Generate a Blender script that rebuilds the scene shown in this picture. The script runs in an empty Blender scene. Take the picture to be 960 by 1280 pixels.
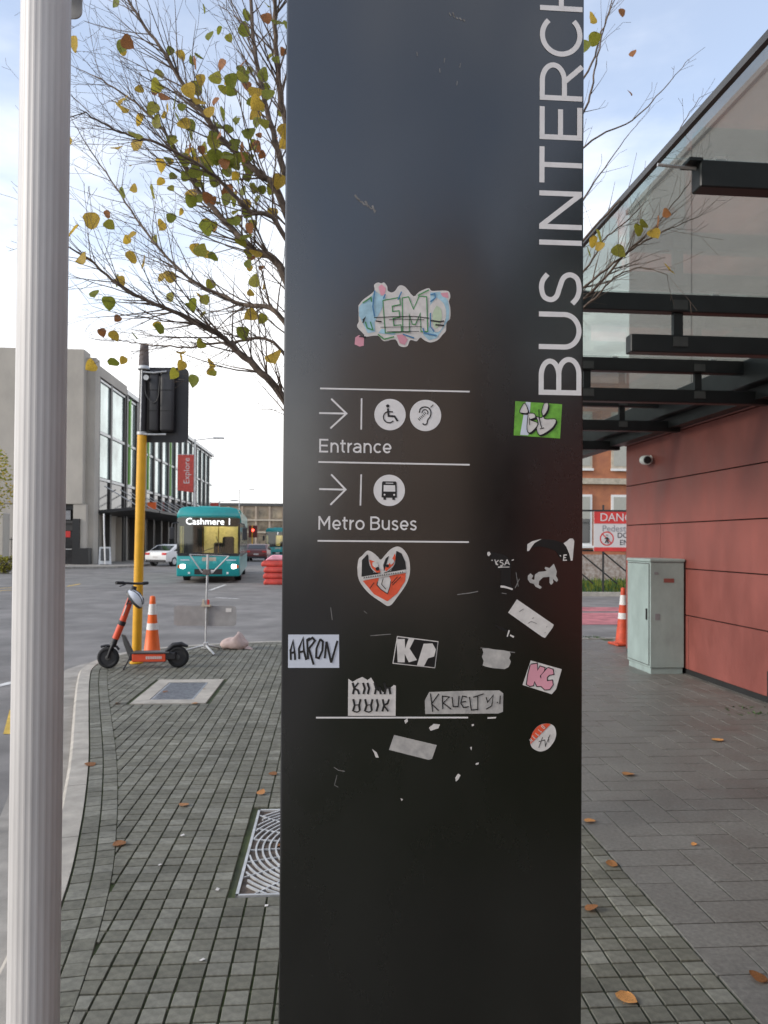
import bpy, bmesh, math, random
from mathutils import Vector, Matrix
from mathutils.geometry import tessellate_polygon
random.seed(7)
R = math.radians
scene = bpy.context.scene
C = scene.collection

# ---------------------------------------------------------------- camera
CAM = Vector((0, 0, 1.6)); PITCH = R(0.8); ROLL = R(0.37)
FPX = 960.0; CY0 = 663.6
cam = bpy.data.cameras.new('camera'); co = bpy.data.objects.new('camera', cam); C.objects.link(co)
CROT = Matrix.Rotation(math.pi / 2 + PITCH, 3, 'X') @ Matrix.Rotation(ROLL, 3, 'Z')
co.matrix_world = Matrix.Translation(CAM) @ CROT.to_4x4()
cam.sensor_fit = 'AUTO'; cam.sensor_width = 36; cam.lens = 27.0
cam.shift_y = (CY0 - 640) / 1280
cam.clip_start = 0.05; cam.clip_end = 3000
cam.dof.use_dof = True; cam.dof.focus_distance = 1.66; cam.dof.aperture_fstop = 11
scene.camera = co

# ---------------------------------------------------------------- sky, sun, exposure
SUN_EL, SUN_AZ = R(24), R(252)          # azimuth clockwise from +Y (left, a little behind)
w = bpy.data.worlds.new('World'); scene.world = w; w.use_nodes = True
nt = w.node_tree; nt.nodes.clear()
N = nt.nodes.new; L = nt.links.new
out = N('ShaderNodeOutputWorld'); bg = N('ShaderNodeBackground'); bg.inputs[1].default_value = 0.15
sky = N('ShaderNodeTexSky'); sky.sky_type = 'NISHITA'; sky.sun_disc = False
sky.sun_elevation = SUN_EL; sky.sun_rotation = SUN_AZ; sky.air_density = 1.0; sky.dust_density = 0.5; sky.ozone_density = 2.2
tc = N('ShaderNodeTexCoord'); mp = N('ShaderNodeMapping'); mp.inputs['Scale'].default_value = (1, 1, 2.6)
nz = N('ShaderNodeTexNoise'); nz.inputs['Scale'].default_value = 2.3; nz.inputs['Detail'].default_value = 7; nz.inputs['Roughness'].default_value = 0.55
L(tc.outputs['Generated'], mp.inputs[0]); L(mp.outputs[0], nz.inputs['Vector'])
sp = N('ShaderNodeSeparateXYZ'); L(tc.outputs['Generated'], sp.inputs[0])
el = N('ShaderNodeMapRange'); el.interpolation_type = 'SMOOTHSTEP'
el.inputs['From Min'].default_value = 0.0; el.inputs['From Max'].default_value = 0.52; el.inputs['To Min'].default_value = 0.42; el.inputs['To Max'].default_value = -0.06
L(sp.outputs['Z'], el.inputs['Value'])
ad = N('ShaderNodeMath'); ad.operation = 'ADD'; L(nz.outputs['Fac'], ad.inputs[0]); L(el.outputs[0], ad.inputs[1])
cr = N('ShaderNodeMapRange'); cr.interpolation_type = 'SMOOTHSTEP'
cr.inputs['From Min'].default_value = 0.34; cr.inputs['From Max'].default_value = 0.86; cr.inputs['To Max'].default_value = 0.97; cr.inputs['To Min'].default_value = 0.2
L(ad.outputs[0], cr.inputs['Value'])
mx = N('ShaderNodeMix'); mx.data_type = 'RGBA'
L(cr.outputs[0], mx.inputs['Factor']); L(sky.outputs[0], mx.inputs[6]); mx.inputs[7].default_value = (6.5, 6.4, 6.3, 1)
L(mx.outputs[2], bg.inputs[0]); L(bg.outputs[0], out.inputs[0])
sl = bpy.data.lights.new('sun', 'SUN'); sl.energy = 1.5; sl.angle = R(14); sl.color = (1.0, 0.93, 0.84)
so = bpy.data.objects.new('sun', sl); C.objects.link(so)
sd = Vector((math.sin(SUN_AZ) * math.cos(SUN_EL), math.cos(SUN_AZ) * math.cos(SUN_EL), math.sin(SUN_EL)))
so.rotation_euler = sd.to_track_quat('Z', 'Y').to_euler(); so.location = (0, -5, 30)
vs = scene.view_settings; vs.view_transform = 'Standard'; vs.look = 'None'; vs.gamma = 1; vs.exposure = 0.82
vs.use_curve_mapping = False

# ---------------------------------------------------------------- layout helpers
def ray(x, y):
    return (CROT @ Vector(((x - 480) / FPX, (CY0 - y) / FPX, -1))).normalized()
def at(x, y, Y):                       # photo point at world depth Y
    d = ray(x, y); return CAM + d * (Y / d.y)
def gp(x, y, z=0.0):                   # photo point on the level z
    d = ray(x, y); return CAM + d * ((z - CAM.z) / d.z)
def frame(th):                         # unit vectors of a street grid turned by th
    return Vector((math.cos(th), math.sin(th), 0)), Vector((-math.sin(th), math.cos(th), 0))
TH = R(4.0)
GU, GV = frame(TH)
def g2w(u, v, z=0): return GU * u + GV * v + Vector((0, 0, z))
def w2g(p): return p.x * GU.x + p.y * GU.y, p.x * GV.x + p.y * GV.y

# ---------------------------------------------------------------- mesh builder
class MB:
    def __init__(s): s.v = []; s.f = []
    def add(s, vs, fs, mtx=None):
        o = len(s.v)
        for p in vs:
            p = Vector(p); s.v.append(mtx @ p if mtx else p)
        for f in fs: s.f.append([i + o for i in f])
        return s
    def box(s, x0, x1, y0, y1, z0, z1, mtx=None):
        vs = [(x0,y0,z0),(x1,y0,z0),(x1,y1,z0),(x0,y1,z0),(x0,y0,z1),(x1,y0,z1),(x1,y1,z1),(x0,y1,z1)]
        return s.add(vs, [(0,3,2,1),(4,5,6,7),(0,1,5,4),(1,2,6,5),(2,3,7,6),(3,0,4,7)], mtx)
    def prism(s, pts, y0, y1, mtx=None):          # outline in x,z extruded along y
        n = len(pts); vs = [(p[0], y0, p[1]) for p in pts] + [(p[0], y1, p[1]) for p in pts]
        tri = tessellate_polygon([[Vector((p[0], p[1], 0)) for p in pts]])
        fs = [tuple(t) for t in tri] + [tuple(i + n for i in reversed(t)) for t in tri]
        if n == 4 or n > 30: fs = [tuple(range(n)), tuple(reversed(range(n, 2*n)))]
        fs += [(i, i+n, (i+1) % n + n, (i+1) % n) for i in range(n)]
        return s.add(vs, fs, mtx)
    def tube(s, path, rad, n=8, cap=True, mtx=None):
        path = [Vector(p) for p in path]
        if not hasattr(rad, '__len__'): rad = [rad] * len(path)
        vs = []; fs = []; up = None
        for i, p in enumerate(path):
            a = path[max(i-1, 0)]; b = path[min(i+1, len(path)-1)]
            t = (b - a).normalized()
            if up is None:
                up = Vector((0,0,1)) if abs(t.z) < .9 else Vector((1,0,0))
            sx = t.cross(up)
            if sx.length < 1e-5: sx = t.orthogonal()
            sx.normalize(); up = sx.cross(t).normalized()
            for k in range(n):
                an = 2*math.pi*k/n
                vs.append(p + (sx*math.cos(an) + up*math.sin(an))*rad[i])
        for i in range(len(path)-1):
            for k in range(n):
                k2 = (k+1) % n
                fs.append((i*n+k, i*n+k2, (i+1)*n+k2, (i+1)*n+k))
        if cap:
            fs.append(tuple(reversed(range(n)))); fs.append(tuple(range((len(path)-1)*n, len(path)*n)))
        return s.add(vs, fs, mtx)
    def lathe(s, prof, n=20, mtx=None):           # (r,z) profile about z
        vs = []; fs = []
        for r, z in prof:
            for k in range(n):
                a = 2*math.pi*k/n; vs.append((r*math.cos(a), r*math.sin(a), z))
        for i in range(len(prof)-1):
            for k in range(n):
                k2 = (k+1) % n; fs.append((i*n+k, i*n+k2, (i+1)*n+k2, (i+1)*n+k))
        fs.append(tuple(reversed(range(n)))); fs.append(tuple(range((len(prof)-1)*n, len(prof)*n)))
        return s.add(vs, fs, mtx)
    def build(s, name, mat, parent=None, bevel=0, smooth=None, label=None, loc=None, rotz=None, seg=1):
        me = bpy.data.meshes.new(name); me.from_pydata([tuple(p) for p in s.v], [], s.f); me.update()
        if bevel:
            bm = bmesh.new(); bm.from_mesh(me)
            bmesh.ops.remove_doubles(bm, verts=bm.verts, dist=1e-5)
            es = [e for e in bm.edges if len(e.link_faces) == 2 and e.calc_face_angle(0) > .5]
            bmesh.ops.bevel(bm, geom=es, offset=bevel, segments=seg, affect='EDGES', profile=.5, clamp_overlap=True)
            bm.to_mesh(me); bm.free()
        if smooth:
            for p in me.polygons: p.use_smooth = True
            me.set_sharp_from_angle(angle=R(smooth))
        me.materials.append(mat)
        o = bpy.data.objects.new(name, me); C.objects.link(o)
        if parent: o.parent = parent
        if label: o['label'] = label
        if loc is not None: o.location = loc
        if rotz is not None: o.rotation_euler = (0, 0, rotz)
        return o
def bx(name, mat, parent, x0, x1, y0, y1, z0, z1, bevel=0, **k):
    return MB().box(x0, x1, y0, y1, z0, z1).build(name, mat, parent, bevel, **k)
def tag(o, label, cat=None, group=None, kind=None):
    if label: o['label'] = label
    if cat: o['category'] = cat
    if group: o['group'] = group
    if kind: o['kind'] = kind
    return o
def thing(name, label, cat, loc=(0,0,0), rotz=0, group=None):
    o = bpy.data.objects.new(name, None); C.objects.link(o); o.location = loc; o.rotation_euler = (0, 0, rotz)
    o.empty_display_size = .1
    return tag(o, label, cat, group)
def dup(root, loc, rotz, label=None):
    def cp(o, par):
        c = o.copy(); C.objects.link(c); c.parent = par
        for ch in list(o.children): cp(ch, c)
        return c
    r = cp(root, None); r.location = loc; r.rotation_euler = (0, 0, rotz)
    if label: r['label'] = label
    return r
def catmull(pts, step=None, n=8):
    pts = [Vector(p) for p in pts]; o = []
    for i in range(len(pts)-1):
        p0 = pts[max(i-1,0)]; p1 = pts[i]; p2 = pts[i+1]; p3 = pts[min(i+2,len(pts)-1)]
        for k in range(n):
            t = k/n
            o.append(.5*((2*p1)+(p2-p0)*t+(2*p0-5*p1+4*p2-p3)*t*t+(3*p1-p0-3*p2+p3)*t**3))
    o.append(pts[-1])
    if step:
        res = [o[0]]; acc = 0
        for a, b in zip(o, o[1:]):
            d = (b-a).length; 
            while acc + d >= step:
                f = (step-acc)/d; a = a.lerp(b, f); res.append(a.copy()); d = (b-a).length; acc = 0
                if d < 1e-9: break
            acc += d
        return res
    return o

# ---------------------------------------------------------------- materials
def mat(name, col, rough=.6, metal=0, spec=.5, var=.12, scale=6, bump=0, bscale=60, col2=None, rvar=0, island=None, emis=None, estr=1, coat=0, stretch=None, trans=0, dirt=None):
    m = bpy.data.materials.new(name); m.use_nodes = True; t = m.node_tree; b = t.nodes['Principled BSDF']
    b.inputs['Roughness'].default_value = rough; b.inputs['Metallic'].default_value = metal
    b.inputs['Specular IOR Level'].default_value = spec; b.inputs['Coat Weight'].default_value = coat
    n = t.nodes.new; l = t.links.new
    tcn = n('ShaderNodeTexCoord'); src = tcn.outputs['Object']
    if stretch:
        mpn = n('ShaderNodeMapping'); mpn.inputs['Scale'].default_value = stretch; l(src, mpn.inputs[0]); src = mpn.outputs[0]
    nz = n('ShaderNodeTexNoise'); nz.inputs['Scale'].default_value = scale; nz.inputs['Detail'].default_value = 6; nz.inputs['Roughness'].default_value = .6
    l(src, nz.inputs['Vector'])
    c2 = col2 or tuple(max(0, c*(1-2*var)) for c in col)
    c1 = col if col2 else tuple(min(1, c*(1+var)) for c in col)
    mr = n('ShaderNodeMapRange'); mr.inputs['From Min'].default_value = .3; mr.inputs['From Max'].default_value = .7
    l(nz.outputs['Fac'], mr.inputs['Value'])
    mxn = n('ShaderNodeMix'); mxn.data_type = 'RGBA'; l(mr.outputs[0], mxn.inputs['Factor'])
    mxn.inputs[6].default_value = (*c2, 1); mxn.inputs[7].default_value = (*c1, 1)
    res = mxn.outputs[2]
    if island:
        if island[0] == 'obj': rn = n('ShaderNodeObjectInfo').outputs['Random']
        else: rn = n('ShaderNodeNewGeometry').outputs['Random Per Island']
        rr = n('ShaderNodeValToRGB'); l(rn, rr.inputs[0]); cr_ = rr.color_ramp
        for i, (p, cc) in enumerate(island[1]):
            e = cr_.elements[i] if i < 2 else cr_.elements.new(p)
            e.position = p; e.color = (*cc, 1)
        m2 = n('ShaderNodeMix'); m2.data_type = 'RGBA'; m2.blend_type = 'MULTIPLY'; m2.inputs['Factor'].default_value = 1
        l(res, m2.inputs[6]); l(rr.outputs[0], m2.inputs[7]); res = m2.outputs[2]
    if dirt:
        gn = n('ShaderNodeNewGeometry'); mpd = n('ShaderNodeMapping'); mpd.inputs['Scale'].default_value = dirt[2] if len(dirt) > 2 else (1,1,1); l(gn.outputs['Position'], mpd.inputs[0])
        nd = n('ShaderNodeTexNoise'); nd.inputs['Scale'].default_value = dirt[0]; nd.inputs['Detail'].default_value = 8; nd.inputs['Roughness'].default_value = .65; l(mpd.outputs[0], nd.inputs['Vector'])
        md = n('ShaderNodeMapRange'); md.inputs['From Min'].default_value = .32; md.inputs['From Max'].default_value = .66; md.inputs['To Min'].default_value = 1-dirt[1]; md.inputs['To Max'].default_value = 1.06; l(nd.outputs['Fac'], md.inputs['Value'])
        m5 = n('ShaderNodeMix'); m5.data_type = 'RGBA'; m5.blend_type = 'MULTIPLY'; m5.inputs['Factor'].default_value = 1; l(res, m5.inputs[6]); l(md.outputs[0], m5.inputs[7]); res = m5.outputs[2]
        if rvar:
            rvar = 0; r3 = n('ShaderNodeMapRange'); r3.inputs['From Min'].default_value = .35; r3.inputs['From Max'].default_value = .65; r3.inputs['To Min'].default_value = rough*.72; r3.inputs['To Max'].default_value = rough*1.25; l(nd.outputs['Fac'], r3.inputs['Value']); l(r3.outputs[0], b.inputs['Roughness'])
    l(res, b.inputs['Base Color'])
    if rvar:
        r2 = n('ShaderNodeMapRange'); r2.inputs['To Min'].default_value = rough - rvar; r2.inputs['To Max'].default_value = rough + rvar
        l(nz.outputs['Fac'], r2.inputs['Value']); r2.inputs['From Min'].default_value = .3; r2.inputs['From Max'].default_value = .7
        l(r2.outputs[0], b.inputs['Roughness'])
    if bump:
        n2 = n('ShaderNodeTexNoise'); n2.inputs['Scale'].default_value = bscale; n2.inputs['Detail'].default_value = 4; l(src, n2.inputs['Vector'])
        bp = n('ShaderNodeBump'); bp.inputs['Strength'].default_value = bump; bp.inputs['Distance'].default_value = .01
        l(n2.outputs['Fac'], bp.inputs['Height']); l(bp.outputs[0], b.inputs['Normal'])
    if emis:
        b.inputs['Emission Color'].default_value = (*emis, 1); b.inputs['Emission Strength'].default_value = estr
    if trans:
        tr = n('ShaderNodeBsdfTranslucent'); ms = n('ShaderNodeMixShader'); ms.inputs[0].default_value = trans
        l(res, tr.inputs[0]); l(b.outputs[0], ms.inputs[1]); l(tr.outputs[0], ms.inputs[2]); l(ms.outputs[0], t.nodes['Material Output'].inputs[0])
    return m
def glassmat(name, tint, refl=.12, rough=.03, diffuse=None, dfac=.2, facing=.6):
    m = bpy.data.materials.new(name); m.use_nodes = True; t = m.node_tree; t.nodes.clear(); n = t.nodes.new; l = t.links.new
    o = n('ShaderNodeOutputMaterial'); tr = n('ShaderNodeBsdfTransparent'); tr.inputs[0].default_value = (*tint, 1)
    gl = n('ShaderNodeBsdfGlossy'); gl.inputs['Roughness'].default_value = rough; gl.inputs[0].default_value = (.9, .92, .93, 1)
    lw = n('ShaderNodeLayerWeight'); lw.inputs[0].default_value = .35
    mr = n('ShaderNodeMapRange'); mr.inputs['To Min'].default_value = refl; mr.inputs['To Max'].default_value = facing; l(lw.outputs['Facing'], mr.inputs['Value'])
    ms = n('ShaderNodeMixShader'); l(mr.outputs[0], ms.inputs[0]); l(tr.outputs[0], ms.inputs[1]); l(gl.outputs[0], ms.inputs[2]); last = ms
    if diffuse:
        df = n('ShaderNodeBsdfDiffuse'); df.inputs[0].default_value = (*diffuse, 1)
        tl = n('ShaderNodeBsdfTranslucent'); tl.inputs[0].default_value = (*diffuse, 1)
        dm = n('ShaderNodeMixShader'); l(df.outputs[0], dm.inputs[1]); l(tl.outputs[0], dm.inputs[2])
        tcn = n('ShaderNodeTexCoord'); nz = n('ShaderNodeTexNoise'); nz.inputs['Scale'].default_value = 2.5; nz.inputs['Detail'].default_value = 7; l(tcn.outputs['Object'], nz.inputs['Vector'])
        m3 = n('ShaderNodeMapRange'); m3.inputs['From Min'].default_value = .35; m3.inputs['From Max'].default_value = .75; m3.inputs['To Min'].default_value = dfac*.7; m3.inputs['To Max'].default_value = min(1, dfac*1.5); l(nz.outputs['Fac'], m3.inputs['Value'])
        m4 = n('ShaderNodeMixShader'); l(m3.outputs[0], m4.inputs[0]); l(ms.outputs[0], m4.inputs[1]); l(dm.outputs[0], m4.inputs[2]); last = m4
    l(last.outputs[0], o.inputs[0]); return m

SETT_RAMP = [(0, (.76,.76,.72)), (1, (1.28,1.29,1.30)), (.3, (.88,.88,.83)), (.62, (.98,.98,.95)), (.84, (1.14,1.15,1.15))]
M = dict(
 asphalt = mat('asphalt', (.205,.192,.180), .85, var=.10, scale=1.2, dirt=(.6,.32), bump=.35, bscale=160),
 gutter = mat('gutter_concrete', (.33,.305,.27), .85, var=.16, scale=5, dirt=(1.5,.3), bump=.2, bscale=90),
 kerb = mat('kerb_concrete', (.43,.395,.34), .85, var=.12, scale=7, dirt=(2.2,.25), bump=.2, bscale=120),
 joint = mat('mossy_joint', (.042,.044,.027), .95, scale=2.6, col2=(.066,.088,.024), bump=.5, bscale=200),
 sett_o = mat('sett_stone', (.190,.185,.150), .8, var=.18, scale=28, bump=.35, bscale=220, dirt=(2.2,.40), island=('obj', SETT_RAMP)),
 sett_i = mat('sett_stone_small', (.190,.185,.150), .8, var=.18, scale=28, bump=.35, bscale=220, dirt=(2.2,.40), island=('isl', SETT_RAMP)),
 slab_o = mat('slab_stone', (.186,.179,.160), .50, var=.16, scale=45, bump=.25, bscale=240, rvar=.12, dirt=(1.7,.24), island=('obj', [(0,(.94,.94,.93)),(1,(1.05,1.05,1.04))])),
 slab_i = mat('slab_stone_far', (.186,.179,.160), .50, var=.16, scale=45, bump=.25, bscale=240, rvar=.12, dirt=(1.7,.24), island=('isl', [(0,(.94,.94,.93)),(1,(1.05,1.05,1.04))])),
 galv = mat('galvanised_steel', (.52,.53,.53), .5, .35, var=.15, scale=14),
 steel = mat('worn_steel', (.33,.35,.38), .4, .6, var=.2, scale=20),
 signblack = mat('sign_black', (.0045,.0042,.0042), .25, spec=.5, var=.1, scale=3, rvar=.05, dirt=(2.4,.3,(1,1,.55))),
 signedge = mat('sign_edge', (.05,.05,.05), .35, spec=.6),
 vinyl = mat('white_vinyl', (.72,.70,.69), .5, var=.04, scale=40),
 polewhite = mat('pole_paint', (.60,.578,.555), .45, var=.05, scale=3, stretch=(6,6,.6), dirt=(5,.14,(1,1,.25))),
 bark = mat('bark', (.15,.112,.085), .9, var=.35, scale=20, bump=.5, bscale=80),
 red = mat('red_panel', (.245,.070,.056), .5, var=.07, scale=1.2, rvar=.06, dirt=(1.6,.22,(1.5,1.5,.5))),
 redtrim = mat('red_trim', (.24,.075,.062), .5, var=.08),
 dark = mat('dark_void', (.012,.012,.012), .9),
 black = mat('black_steel', (.012,.013,.014), .42, var=.2),
 blackpl = mat('black_plastic', (.016,.016,.019), .5, var=.2),
 rubber = mat('rubber', (.018,.018,.019), .85, var=.2),
 cabinet = mat('cabinet_paint', (.30,.37,.35), .42, var=.05, scale=4, dirt=(4,.16,(1,1,.5))),
 orange = mat('cone_orange', (.80,.13,.012), .5, var=.08, scale=9),
 cone_dirty = mat('cone_dirty', (.58,.07,.022), .6, var=.2, scale=9),
 refl = mat('reflective_band', (.72,.71,.69), .4, var=.06),
 scoot = mat('scooter_orange', (.66,.075,.025), .4, var=.06),
 grey = mat('dark_grey', (.07,.07,.068), .5, var=.15),
 yellow = mat('signal_yellow', (.72,.37,.012), .5, var=.06, scale=8),
 oldpl = mat('faded_cap', (.13,.11,.105), .8, var=.2, scale=30),
 concrete = mat('wall_concrete', (.46,.42,.365), .85, var=.1, scale=.45, bump=.15, bscale=8, col2=(.39,.36,.315), dirt=(.35,.22,(1,1,.4))),
 frame = mat('window_frame', (.045,.042,.040), .45, var=.15),
 silver = mat('silver_rail', (.55,.55,.54), .4, .3),
 teal = mat('bus_teal', (.008,.29,.29), .3, var=.05, coat=.3),
 teal2 = mat('bus_teal_light', (.05,.40,.40), .35, var=.1),
 white = mat('white_paint', (.74,.73,.71), .4, var=.04),
 headl = mat('headlamp', (.9,.88,.8), .3, emis=(1,.96,.85), estr=6),
 ledw = mat('led_text', (.9,.9,.9), .4, emis=(1,1,1), estr=1.1),
 redlamp = mat('red_lamp', (.8,.05,.03), .4, emis=(1,.06,.04), estr=4),
 warm = mat('windscreen_glow', (.8,.7,.4), .6, emis=(1,.80,.42), estr=3.5),  # added glow standing in for the sunset reflected in the bus windscreen
 cream = mat('sunset_cream', (.85,.76,.48), .7),  # yellowed to imitate the sunset reflection in the windscreen
 brick = mat('brick', (.46,.18,.085), .9, var=.3, scale=4, col2=(.34,.13,.075)),
 stone = mat('pale_stone', (.48,.42,.33), .85, var=.15, scale=5),
 rubble = mat('rubble_plinth', (.22,.15,.12), .9, scale=9, col2=(.50,.44,.40), bump=.4, bscale=20),
 blind = mat('white_blind', (.42,.41,.36), .7, var=.1, stretch=(12,1,1)),
 grass = mat('grass', (.045,.10,.02), .9, var=.3, scale=15),
 pink = mat('pink_road_paint', (.46,.15,.16), .8, var=.25, scale=4),
 signred = mat('sign_red', (.62,.035,.03), .45),
 signgrey = mat('sign_grey', (.25,.25,.26), .5),
 paintw = mat('road_white', (.62,.61,.58), .7, var=.2, scale=9),
 painty = mat('road_yellow', (.62,.40,.05), .7, var=.2, scale=9),
 bannerred = mat('banner_red', (.55,.07,.05), .6),
 sand = mat('sandbag', (.58,.46,.42), .9, var=.15, scale=14, bump=.4, bscale=220, col2=(.48,.35,.31)),
 barrier = mat('barrier_red', (.50,.045,.03), .5, var=.2),
 tan = mat('tan_facade', (.74,.53,.40), .8, var=.12, scale=.6),
 darkbrown = mat('dark_brown_facade', (.10,.075,.06), .8, var=.12, scale=.6),
 maroon = mat('maroon_paint', (.13,.025,.022), .35, var=.08),
 farw = mat('far_wall', (.42,.34,.26), .9, var=.1, scale=.5),
 farglass = mat('far_glass', (.30,.24,.16), .2, var=.6, scale=.35, spec=.8),
 hedge = mat('hedge', (.12,.10,.045), .9, var=.4, scale=12, trans=.2),
 upper = mat('upper_cladding', (.30,.245,.225), .3, var=.05, scale=.8, spec=.6),
 helmet = mat('helmet_white', (.70,.73,.77), .35, var=.04),
 palegreen = mat('sticker_palegreen', (.50,.60,.42), .5, var=.1, scale=40), pinkst = mat('sticker_pink', (.72,.33,.40), .5), blue = mat('sticker_blue', (.36,.56,.66), .5, var=.15, scale=40), green = mat('sticker_green', (.16,.42,.05), .5, var=.2, scale=60),
 dgreen = mat('ink_green', (.06,.28,.09), .5), dblue = mat('ink_blue', (.07,.22,.42), .5),
 paper = mat('sticker_paper', (.64,.61,.58), .65, var=.08, scale=50), paperdirty = mat('sticker_worn', (.50,.48,.45), .75, scale=45, col2=(.30,.29,.28)),
 orangest = mat('sticker_orange', (.75,.10,.04), .5, var=.1, scale=40), ink = mat('ink_black', (.012,.012,.013), .5), paleblue = mat('sticker_pale', (.62,.66,.74), .5, var=.04), residue = mat('glue_residue', (.10,.095,.09), .8, scale=90, col2=(.26,.25,.24)),
 blackink2 = mat('sticker_black', (.006,.006,.007), .4),
 win_dark = mat('dark_glass', (.02,.022,.024), .06, spec=.9, var=.3, scale=.3),
)
M['signblack'].node_tree.nodes['Principled BSDF'].inputs['IOR'].default_value = 1.88
M['winglass'] = mat('window_glass', (.50,.60,.58), .10, spec=1.0, var=.25, scale=.35, metal=.55)
M['shopglass'] = mat('shop_glass', (.05,.05,.052), .08, spec=.8, var=.5, scale=.8)
M['screen'] = glassmat('windscreen', (.72,.74,.70), .06, facing=.3)
M['canopyglass'] = glassmat('canopy_glass', (.80,.86,.83), .07, .04, diffuse=(.48,.45,.42), dfac=.22, facing=.35)
LEAFM = [mat('leaf_green', (.24,.265,.035), .6, var=.25, scale=12, trans=.55), mat('leaf_olive', (.36,.34,.045), .6, var=.25, scale=12, trans=.55),
         mat('leaf_yellow', (.62,.42,.06), .6, var=.25, scale=14, trans=.55), mat('leaf_brown', (.36,.15,.05), .7, var=.3, scale=14, trans=.35)]
M['fallen'] = mat('leaf_fallen', (.50,.24,.075), .7, var=.25, scale=16, island=('obj', [(0,(.7,.62,.55)),(1,(1.3,1.25,1.15)),(.5,(1.1,1.0,.9))]))
# ================================================================ GROUND
import numpy as np
KI = [(-1.0,-6),(-1.0,-2),(-1.03,0),(-1.08,1.2),(-1.2,2.4),(-1.417,3.44),(-1.684,4.32),(-1.98,5.18),(-2.237,5.88),(-2.6,6.82),(-3.08,8.07),(-3.37,8.85),(-3.62,9.6),(-3.70,10.25),(-3.60,10.85),(-3.32,11.3),(-2.95,11.6),(-2.34,11.95),(-1.635,12.2),(0,12.45),(1.5,12.6),(3.4,12.85),(9,13.5)]
KS = catmull([(x,y,0) for x,y in KI], step=.03, n=24)
KT = []
for i in range(len(KS)):
    KT.append((KS[min(i+1,len(KS)-1)] - KS[max(i-1,0)]).normalized())
KN = [Vector((-t.y, t.x, 0)) for t in KT]           # towards the road
KSn = np.array([(p.x,p.y) for p in KS]); KNn = np.array([(n.x,n.y) for n in KN])
def inward(x, y):
    d = KSn - (x, y); i = int(np.argmin((d**2).sum(1)))
    return float((d[i]*KNn[i]).sum()), i
def strip(o0, o1, z0, z1, i0=0, i1=None, step=4):
    i1 = i1 if i1 is not None else len(KS)-1
    m = MB(); idx = list(range(i0, i1, step)) + [i1]; vs = []; fs = []
    for i in idx:
        vs += [KS[i]+KN[i]*o0+Vector((0,0,z0)), KS[i]+KN[i]*o1+Vector((0,0,z1))]
    for k in range(len(idx)-1): fs.append((2*k, 2*k+1, 2*k+3, 2*k+2))
    fs = [tuple(reversed(f)) for f in fs]
    return m.add(vs, fs)
# asphalt sheet to the horizon
road = MB().add([(-900,-300,-.13),(900,-300,-.13),(900,1500,-.13),(-900,1500,-.13)], [(0,1,2,3)]).build('road', M['asphalt']); tag(road, None, kind='structure')
gut = strip(.14, .50, -.118, -.124).build('gutter', M['gutter']); tag(gut, None, kind='structure')
# pavement bed (joint bed under setts and slabs)
outl = [KS[i] for i in range(0, len(KS), 6)] + [KS[-1]] + [Vector((9,-6,0))]
tri = tessellate_polygon([[Vector((p.x,p.y,0)) for p in outl]])
pave = MB().add([(p.x,p.y,-.012) for p in outl], [tuple(t) for t in tri]).build('pavement', M['joint']); tag(pave, None, kind='structure')
for p in pave.data.polygons:
    if p.normal.z < 0: p.flip()
# kerb stones
i = 0
while i < len(KS)-10:
    j = min(i+31, len(KS)-1)
    if KS[i].y > 0.3 or i > 300:
        m = MB(); vs = []; idx = list(range(i, j-1, 5)) + [j]
        for q, k in enumerate(idx):
            p = KS[k].copy()
            if q == 0: p += KT[k]*.003
            if q == len(idx)-1: p -= KT[k]*.003
            n = KN[k]
            for o, z in ((.004,-.14),(.004,.001),(.118,.001),(.138,-.018),(.142,-.14)): vs.append(p+n*o+Vector((0,0,z)))
        fs = []
        for q in range(len(idx)-1):
            for a in range(4): fs.append((q*5+a, q*5+a+1, (q+1)*5+a+1, (q+1)*5+a))
        fs += [(0,1,2,3,4), tuple(reversed(range((len(idx)-1)*5, len(idx)*5)))]
        m.add(vs, [tuple(reversed(f)) for f in fs]).build('kerb_stone', M['kerb'], pave)
    i = j
# setts -------------------------------------------------------------
PU, PV = .0900, .0900; GJU, GJV = .0043, .0046
GR = (-.415, .690, 3.515, 4.63)                # tree grate (u0,u1,v0,v1)
PITC = [gp(196.5,849.5), gp(283.5,848.7), gp(261,878), gp(158,881)]
pu = [w2g(p) for p in PITC]
PIT = (min(a[0] for a in pu)+.03, max(a[0] for a in pu)-.03, min(a[1] for a in pu)+.03, max(a[1] for a in pu)-.03)
USPLIT = 1.44
def proj(p):
    q = CROT.transposed() @ (Vector(p) - CAM)
    if q.z > -.05: return None
    return 480 + FPX*q.x/-q.z, CY0 - FPX*q.y/-q.z
def seen(p):
    s = proj(p)
    if not s: return False
    return (80 < s[0] < 349 or 726 < s[0] < 962) and s[1] < 1290
def clip(poly, a, n):                           # keep side where (p-a).n <= 0
    o = []
    for i in range(len(poly)):
        p, q = poly[i], poly[(i+1) % len(poly)]
        dp, dq = (p-a).dot(n), (q-a).dot(n)
        if dp <= 0: o.append(p)
        if dp*dq < 0: o.append(p.lerp(q, dp/(dp-dq)))
    return o
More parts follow.
